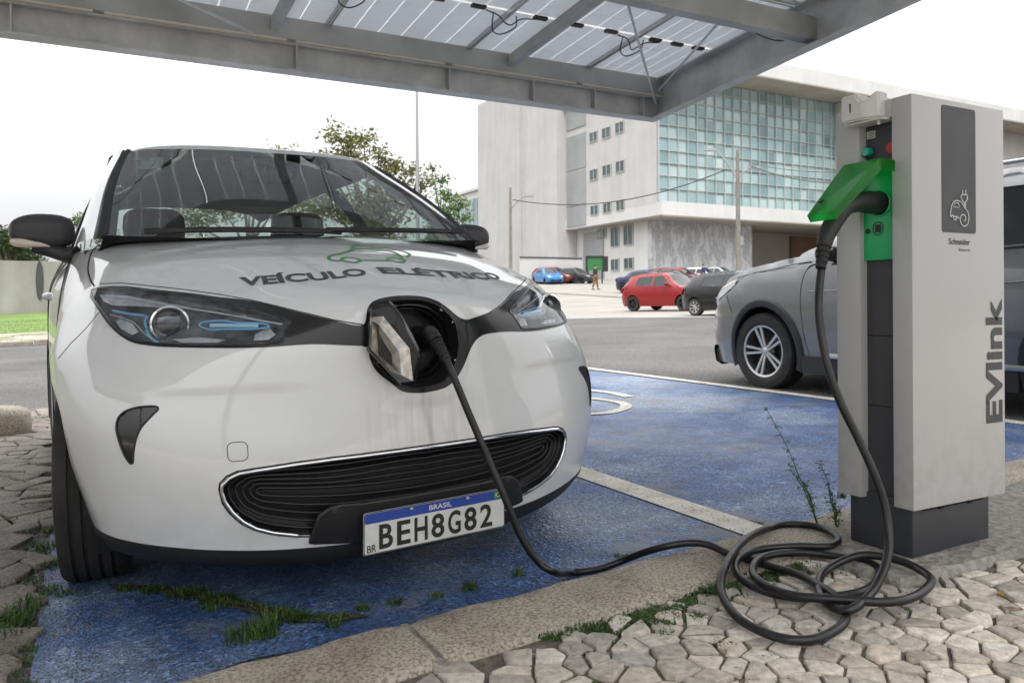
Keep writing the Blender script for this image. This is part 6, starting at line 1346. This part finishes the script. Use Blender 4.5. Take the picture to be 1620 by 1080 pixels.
for k in range(16000):
    x=rnd(-22,1.1); y=rnd(31.1,40)if rnd()<.7 else rnd(22,31)
    if y<31 and (math.sin(x*1.7)+math.sin(y*2.1+x))<.4: continue
    h=rnd(.02,.05); z=gfine(x,y)+.01; a=rnd(0,3.14); w=.014; b.add([(x-w*math.cos(a),y-w*math.sin(a),z),(x+w*math.cos(a),y+w*math.sin(a),z),(x+rnd(-.03,.03),y+rnd(-.03,.03),z+h)],[(0,1,2)])
MT['lawnblade']=mat('lawn_blades',(.11,.19,.035),.6,var=.4,vs=2)
o=b.build('lawn_grass','lawnblade'); o['kind']='stuff'; o['label']='bright green mown grass in front of the concrete wall'
ks=thing('kerb_end_stone','rounded rough granite block at the end of the cobbled strip','stone block',(-0.607, 6.343, 0.0))
b=MB(); blob(b,(0,0,.06),(.30,.16,.13),4,10); MT['ks']=MT['granite']; b.build('block','granite',ks,smooth=60)
# ---------------- plants ----------------
def leafmat(nm,a,c):
    m,n,b=nodes(nm); g=n.nodes.new('ShaderNodeNewGeometry'); r=ramp(n,g.outputs['Random Per Island'],[(0,a),(1,c)]); n.links.new(r.outputs[0],b.inputs['Base Color']); b.inputs['Roughness'].default_value=.6
    o=n.nodes['Material Output']; tl=n.nodes.new('ShaderNodeBsdfTranslucent'); n.links.new(r.outputs[0],tl.inputs[0]); mm=n.nodes.new('ShaderNodeMixShader'); mm.inputs[0].default_value=.35; n.links.new(b.outputs[0],mm.inputs[1]); n.links.new(tl.outputs[0],mm.inputs[2]); n.links.new(mm.outputs[0],o.inputs[0]); return m
MT['leaf_olive']=leafmat('olive_leaves',(.07,.085,.02),(.20,.19,.045)); MT['leaf_green']=leafmat('green_leaves',(.035,.085,.015),(.11,.20,.03)); MT['leaf_dark']=leafmat('dark_leaves',(.02,.045,.012),(.06,.10,.025))
MT['bark']=mat('bark',(.10,.08,.06),.9,var=.3,vs=6,bs=20,bst=.6)
def tree(nm,lb,x,y,h,clumps,leaf,lm,seed,n_=220,tr=.18,z0=None):
    random.seed(seed); z=gfine(x,y) if z0 is None else z0; t=thing(nm,lb,'tree',(x,y,z),group='trees behind the white hatchback' if 'behind' in lb else None)
    b=MB(); fork=h*.3; b.tube(spl([(0,0,-.3),(rnd(-.1,.1),rnd(-.1,.1),fork*.5),(0,0,fork),(rnd(-.3,.3),rnd(-.2,.2),h*.6)],5),[tr*(1-.55*k/15) for k in range(16)],10)
    for (cx,cy,cz,r) in clumps:
        m_=(cx*.45+rnd(-.2,.2),cy*.45,fork+(cz-fork)*.5); b.tube(spl([(0,0,fork*rnd(.8,1.3)),m_,(cx,cy,cz)],4),[tr*.55*(1-.85*k/8) for k in range(9)],7)
        for _ in range(4): b.tube([(cx*.8,cy*.8,cz-r*.4),(cx+rnd(-r,r)*.8,cy+rnd(-r,r)*.8,cz+rnd(-.3,.9)*r)],[.03,.012],5)
    b.build('trunk','bark',t,smooth=60)
    b=MB()
    for (cx,cy,cz,r) in clumps:
        for _ in range(max(3,int(n_*r*r*.10))):    # twigs with bunches of leaves
            a=rnd(0,6.28); e=math.asin(rnd(-.8,1)); d=r*rnd(.35,1.05); qx,qy,qz=cx+math.cos(a)*math.cos(e)*d,cy+math.sin(a)*math.cos(e)*d,cz+math.sin(e)*d*.8
            for _ in range(11):
                s_=leaf*rnd(.6,1.3); c_=Vector((qx+random.gauss(0,leaf*1.5),qy+random.gauss(0,leaf*1.5),qz+random.gauss(0,leaf*1.2))); u=Vector((rnd(-1,1),rnd(-1,1),rnd(-.9,.5))).normalized(); v=u.cross(Vector((rnd(-1,1),rnd(-1,1),rnd(-1,1)))).normalized()
                b.add([tuple(c_-u*s_),tuple(c_+v*s_*.38),tuple(c_+u*s_),tuple(c_-v*s_*.38)],[(0,1,2,3)])
    b.build('crown',lm,t); return t
for a in [('broadleaf_tree', 'tall olive leaved tree with an open crown behind the white hatchback', 12.82, 38.52, 9.2, [(-1.49, 0.81, 8.72, 0.75), (-0.38, 0.21, 8.5, 0.7), (-0.94, 0.51, 7.93, 0.9), (0.32, -0.16, 7.76, 0.6), (0.87, -0.46, 6.96, 0.9), (0.59, -0.31, 6.01, 1.3), (-0.25, 0.14, 5.07, 1.5), (1.42, -0.76, 5.37, 1.2), (1.71, -0.91, 6.96, 0.5), (-1.36, 0.74, 6.98, 1.1), (-2.2, 1.19, 7.78, 0.35), (-1.93, 1.05, 5.08, 1.6), (0.3, -0.15, 3.8, 1.8), (2.32, -1.24, 6.32, 0.6)], 0.13, 'leaf_olive', 3, 420, 0.22), ('slender_tree', 'upright green tree right of the lamp post behind the white hatchback', 13.63, 31.28, 6, [(-0.5, 0.26, 6.19, 0.22), (-0.17, 0.09, 5.73, 0.32), (-0.05, 0.02, 5.05, 0.45), (0.14, -0.08, 4.38, 0.6), (0.56, -0.31, 4.64, 0.35), (-0.1, 0.05, 3.84, 0.7), (0.73, -0.4, 4.1, 0.3), (-0.35, 0.18, 3.17, 0.8)], 0.1, 'leaf_green', 5, 900, 0.12), ('broadleaf_tree', 'sparse leaved tree whose twig tips show above the white roof behind', 8.85, 49.75, 9.6, [(1.22, -0.66, 9.2, 0.5), (2.29, -1.23, 9.12, 0.5), (0.21, -0.11, 7.61, 1.6), (1.88, -1.01, 6.84, 1.6), (-1.48, 0.8, 5.72, 2.0), (-3.16, 1.7, 4.97, 1.7), (2.88, -1.55, 5.69, 1.5)], 0.13, 'leaf_olive', 9, 260, 0.2), ('dark_tree', 'dark green tree beyond the boundary wall at the left edge', -5.14, 73.19, 6.5, [(-0.85, 0.45, 4.81, 1.0), (0.1, -0.06, 4.31, 1.1), (0.79, -0.43, 3.82, 0.9), (-1.8, 0.96, 4.67, 1.5)], 0.2, 'leaf_dark', 4, 300, 0.2), ('leaning_tree', 'feathery green tree showing between the door mirror and the windscreen pillar', -0.12, 68.21, 6.5, [(-0.23, 0.12, 5.5, 0.5), (0.32, -0.17, 5.59, 0.6), (0.95, -0.51, 5.3, 0.7), (1.57, -0.85, 4.63, 1)], 0.16, 'leaf_green', 6, 500, 0.14)]: tree(*a)
# shrubs beyond the wall
random.seed(9)
for k,(x,y,r,z,lb) in enumerate([(-6.94, 78.69, 1.6, 2.86, 'rounded dark bush past the wall beyond the left edge'), (-4.72, 75.23, 1.2, 2.83, 'dark bush rising over the wall under the dark tree')]):
    t=thing('bush',lb,'bush',(x,y,gfine(x,y)+z)); b=MB()
    b.tube([(0,0,-2.6),(0,0,r*.4)],.08,6); b.build('stem','bark',t); b=MB()
    for _ in range(1500):
        a=rnd(0,6.28); e=math.asin(rnd(-.3,1)); d=r*rnd(.55,1.05)*(1+.2*math.sin(a*3+k)); c_=Vector((math.cos(a)*math.cos(e)*d*1.6,math.sin(a)*math.cos(e)*d,math.sin(e)*d)); s_=rnd(.09,.2); u=Vector((rnd(-1,1),rnd(-1,1),rnd(-1,1))).normalized(); v=u.orthogonal().normalized(); b.add([tuple(c_-u*s_),tuple(c_+v*s_*.5),tuple(c_+u*s_),tuple(c_-v*s_*.5)],[(0,1,2,3)])
    b.build('foliage','leaf_dark',t)
# tall thin weed by the footing
def weed(x,y,h,lean,lb,seed,base=PAVE):
    random.seed(seed); t=thing('weed',lb,'weed',(x,y,gfine(x,y)+base)); b=MB(); s_=MB()
    for k in range(3):
        a=lean+rnd(-.5,.5) if k else lean; hh=h*(1 if k==0 else rnd(.35,.6)); P_=[(math.cos(a)*hh*.45*t_**1.3+rnd(-.004,.004),math.sin(a)*hh*.45*t_**1.3+rnd(-.004,.004),hh*t_) for t_ in np.linspace(0,1,8)]
        P_=spl(P_,4); s_.tube(P_,[.0022*(1-.7*i/len(P_)) for i in range(len(P_))],5)
        for i in range(6,len(P_),2):
            for _ in range(5):
                c_=Vector(P_[i])+Vector((rnd(-1,1),rnd(-1,1),rnd(-.3,1)))*.016; u=Vector((rnd(-1,1),rnd(-1,1),rnd(-.2,1))).normalized(); v=u.orthogonal().normalized(); q=rnd(.003,.008); b.add([tuple(c_-u*q),tuple(c_+v*q*.35),tuple(c_+u*q),tuple(c_-v*q*.35)],[(0,1,2,3)]); 
                s_.tube([P_[i],tuple(c_)],.0006,3)
    s_.build('stem','leaf_green',t); b.build('leaves','leaf_green',t)
weed(2.0,kb(2.0)-.10,.37,2.75,'tall thin weed growing from the kerb beside the cabinet',3,.095)
weed(2.04,kb(2.04)-.14,.18,1.3,'short sprig of weed close against the dark plinth',5,.095)
# ---------------- people ----------------
MT['skin']=mat('skin',(.36,.20,.13),.6); MT['jacket']=mat('dark_jacket',(.02,.022,.026),.8); MT['khaki']=mat('brown_trousers',(.20,.115,.05),.85); MT['hair']=mat('dark_hair',(.015,.012,.01),.7); MT['bluecloth']=mat('blue_clothes',(.02,.035,.12),.8)
def skinned(nm,J,E,parent,m):
    me=bpy.data.meshes.new(nm); me.from_pydata([j[:3] for j in J],E,[]); o=bpy.data.objects.new(nm,me); COL.objects.link(o); o.parent=parent
    sk=o.modifiers.new('s','SKIN'); 
    if not me.skin_vertices: me.attributes
    for i,j in enumerate(J): me.skin_vertices[0].data[i].radius=(j[3],j[4] if len(j)>4 else j[3])
    me.skin_vertices[0].data[0].use_root=True
    o.modifiers.new('u','SUBSURF').levels=1; o.modifiers['u'].render_levels=2; me.materials.append(MT[m]); return o
def person(lb,loc,rz,top,trou,stride=.12):
    t=thing('person',lb,'person',loc,rz)
    s=stride
    J=[(0,0,.95,.15,.11),(0,0,1.15,.145,.10),(0,0,1.38,.17,.11),(0,0,1.50,.07,.07),(0,-.01,1.60,.085,.095),(0,-.01,1.70,.075,.085),
       (.19,0,1.42,.06),(.25,.03,1.14,.045),(.25,-.06,.90,.035),(.25,-.08,.80,.035),(-.19,0,1.42,.06),(-.25,.0,1.14,.045),(-.26,.05,.90,.035),(-.26,.05,.80,.035),
       (.10,0,.88,.10),(.11,-s*.5,.48,.065),(.11,-s*.9,.09,.045),(.11,-s*.9-.14,.04,.035),(-.10,0,.88,.10),(-.11,s*.3,.48,.065),(-.11,s,.10,.045),(-.12,s-.13,.04,.035)]
    E_=[(0,1),(1,2),(2,3),(3,4),(4,5),(2,6),(6,7),(7,8),(8,9),(2,10),(10,11),(11,12),(12,13),(0,14),(14,15),(15,16),(16,17),(0,18),(18,19),(19,20),(20,21)]
    skinned('body',J,E_,t,'skin')
    J2=[(0,0,.98,.165,.125),(0,0,1.15,.165,.12),(0,0,1.38,.19,.13),(0,0,1.48,.08,.08),(.19,0,1.42,.075),(.25,.03,1.14,.06),(.25,-.055,.92,.05),(-.19,0,1.42,.075),(-.25,0,1.14,.06),(-.26,.045,.92,.05)]
    skinned('jacket',J2,[(0,1),(1,2),(2,3),(2,4),(4,5),(5,6),(2,7),(7,8),(8,9)],t,top)
    J3=[(0,0,.95,.165,.13),(.10,0,.86,.115),(.11,-s*.5,.48,.085),(.11,-s*.9,.12,.06),(-.10,0,.86,.115),(-.11,s*.3,.48,.085),(-.11,s,.13,.06)]
    skinned('trousers',J3,[(0,1),(1,2),(2,3),(0,4),(4,5),(5,6)],t,trou)
    b=MB(); blob(b,(0,.015,1.69),(.088,.10,.075),2.2,8); b.build('hair','hair',t,smooth=80)
    b=MB(); 
    for q in ((.11,-s*.9-.05,.04),(-.12,s-.04,.04)): blob(b,q,(.05,.13,.045),2.6,6)
    b.build('shoe','black_plastic',t,smooth=80)
    return t
for a in [('person in a dark jacket and brown trousers walking across the car park', (31.52, 46.24, 1.83), 0.5, 'jacket', 'khaki', 0.16), ('person in blue standing between parked cars below the mural', (42.52, 47.52, 2.16), 0.3, 'bluecloth', 'jacket', 0.05)]: person(*a)
# green board by the building, pipe rail
bd=(40.13, 60.16, 2.67, -0.494, 1.38, 1.13)
t=thing('green_board','green notice board in a dark frame behind the walking person','sign board',(bd[0],bd[1],bd[2]),bd[3])
b=MB(); b.box((-.0,-.05,1.2),(bd[4],.05,1.2+bd[5])); b.build('board',mat('board_green',(.02,.15,.04),.6),t)
b=MB(); 
for q in ((-.15,1.1,.02,1.35+bd[5]),(bd[4]-.02,1.1,bd[4]+.5,1.35+bd[5])): b.box((q[0],-.09,q[1]),(q[2],.04,q[3]))
b.box((-.1,-.09,1.2+bd[5]),(bd[4]+.1,.04,1.4+bd[5])); b.box((0,-.06,0),(.12,.04,1.2)); b.box((bd[4]-.1,-.06,0),(bd[4]+.02,.04,1.2)); b.build('frame','black_plastic',t)
ra_=(35.72, 64.81, 2.79, 2.14, 0, (5.11, -2.75, 0))
t=thing('low_wall','low pale wall with a dark rail along its top beside the office block','wall',(ra_[0],ra_[1],ra_[2]))
e_=Vector(ra_[5]); ln_=e_.length; b=MB(); b.obox((e_.x/2,e_.y/2,ra_[3]/2-1),(e_.x/2,e_.y/2,0),(.1,.16,0),(0,0,ra_[3]/2+1)); b.build('wall_panel','bwall',t); b=MB(); b.tube([(0,0,ra_[3]+.3),(e_.x,e_.y,ra_[3]+.15)],.10,6); b.build('rail','cabdark',t)
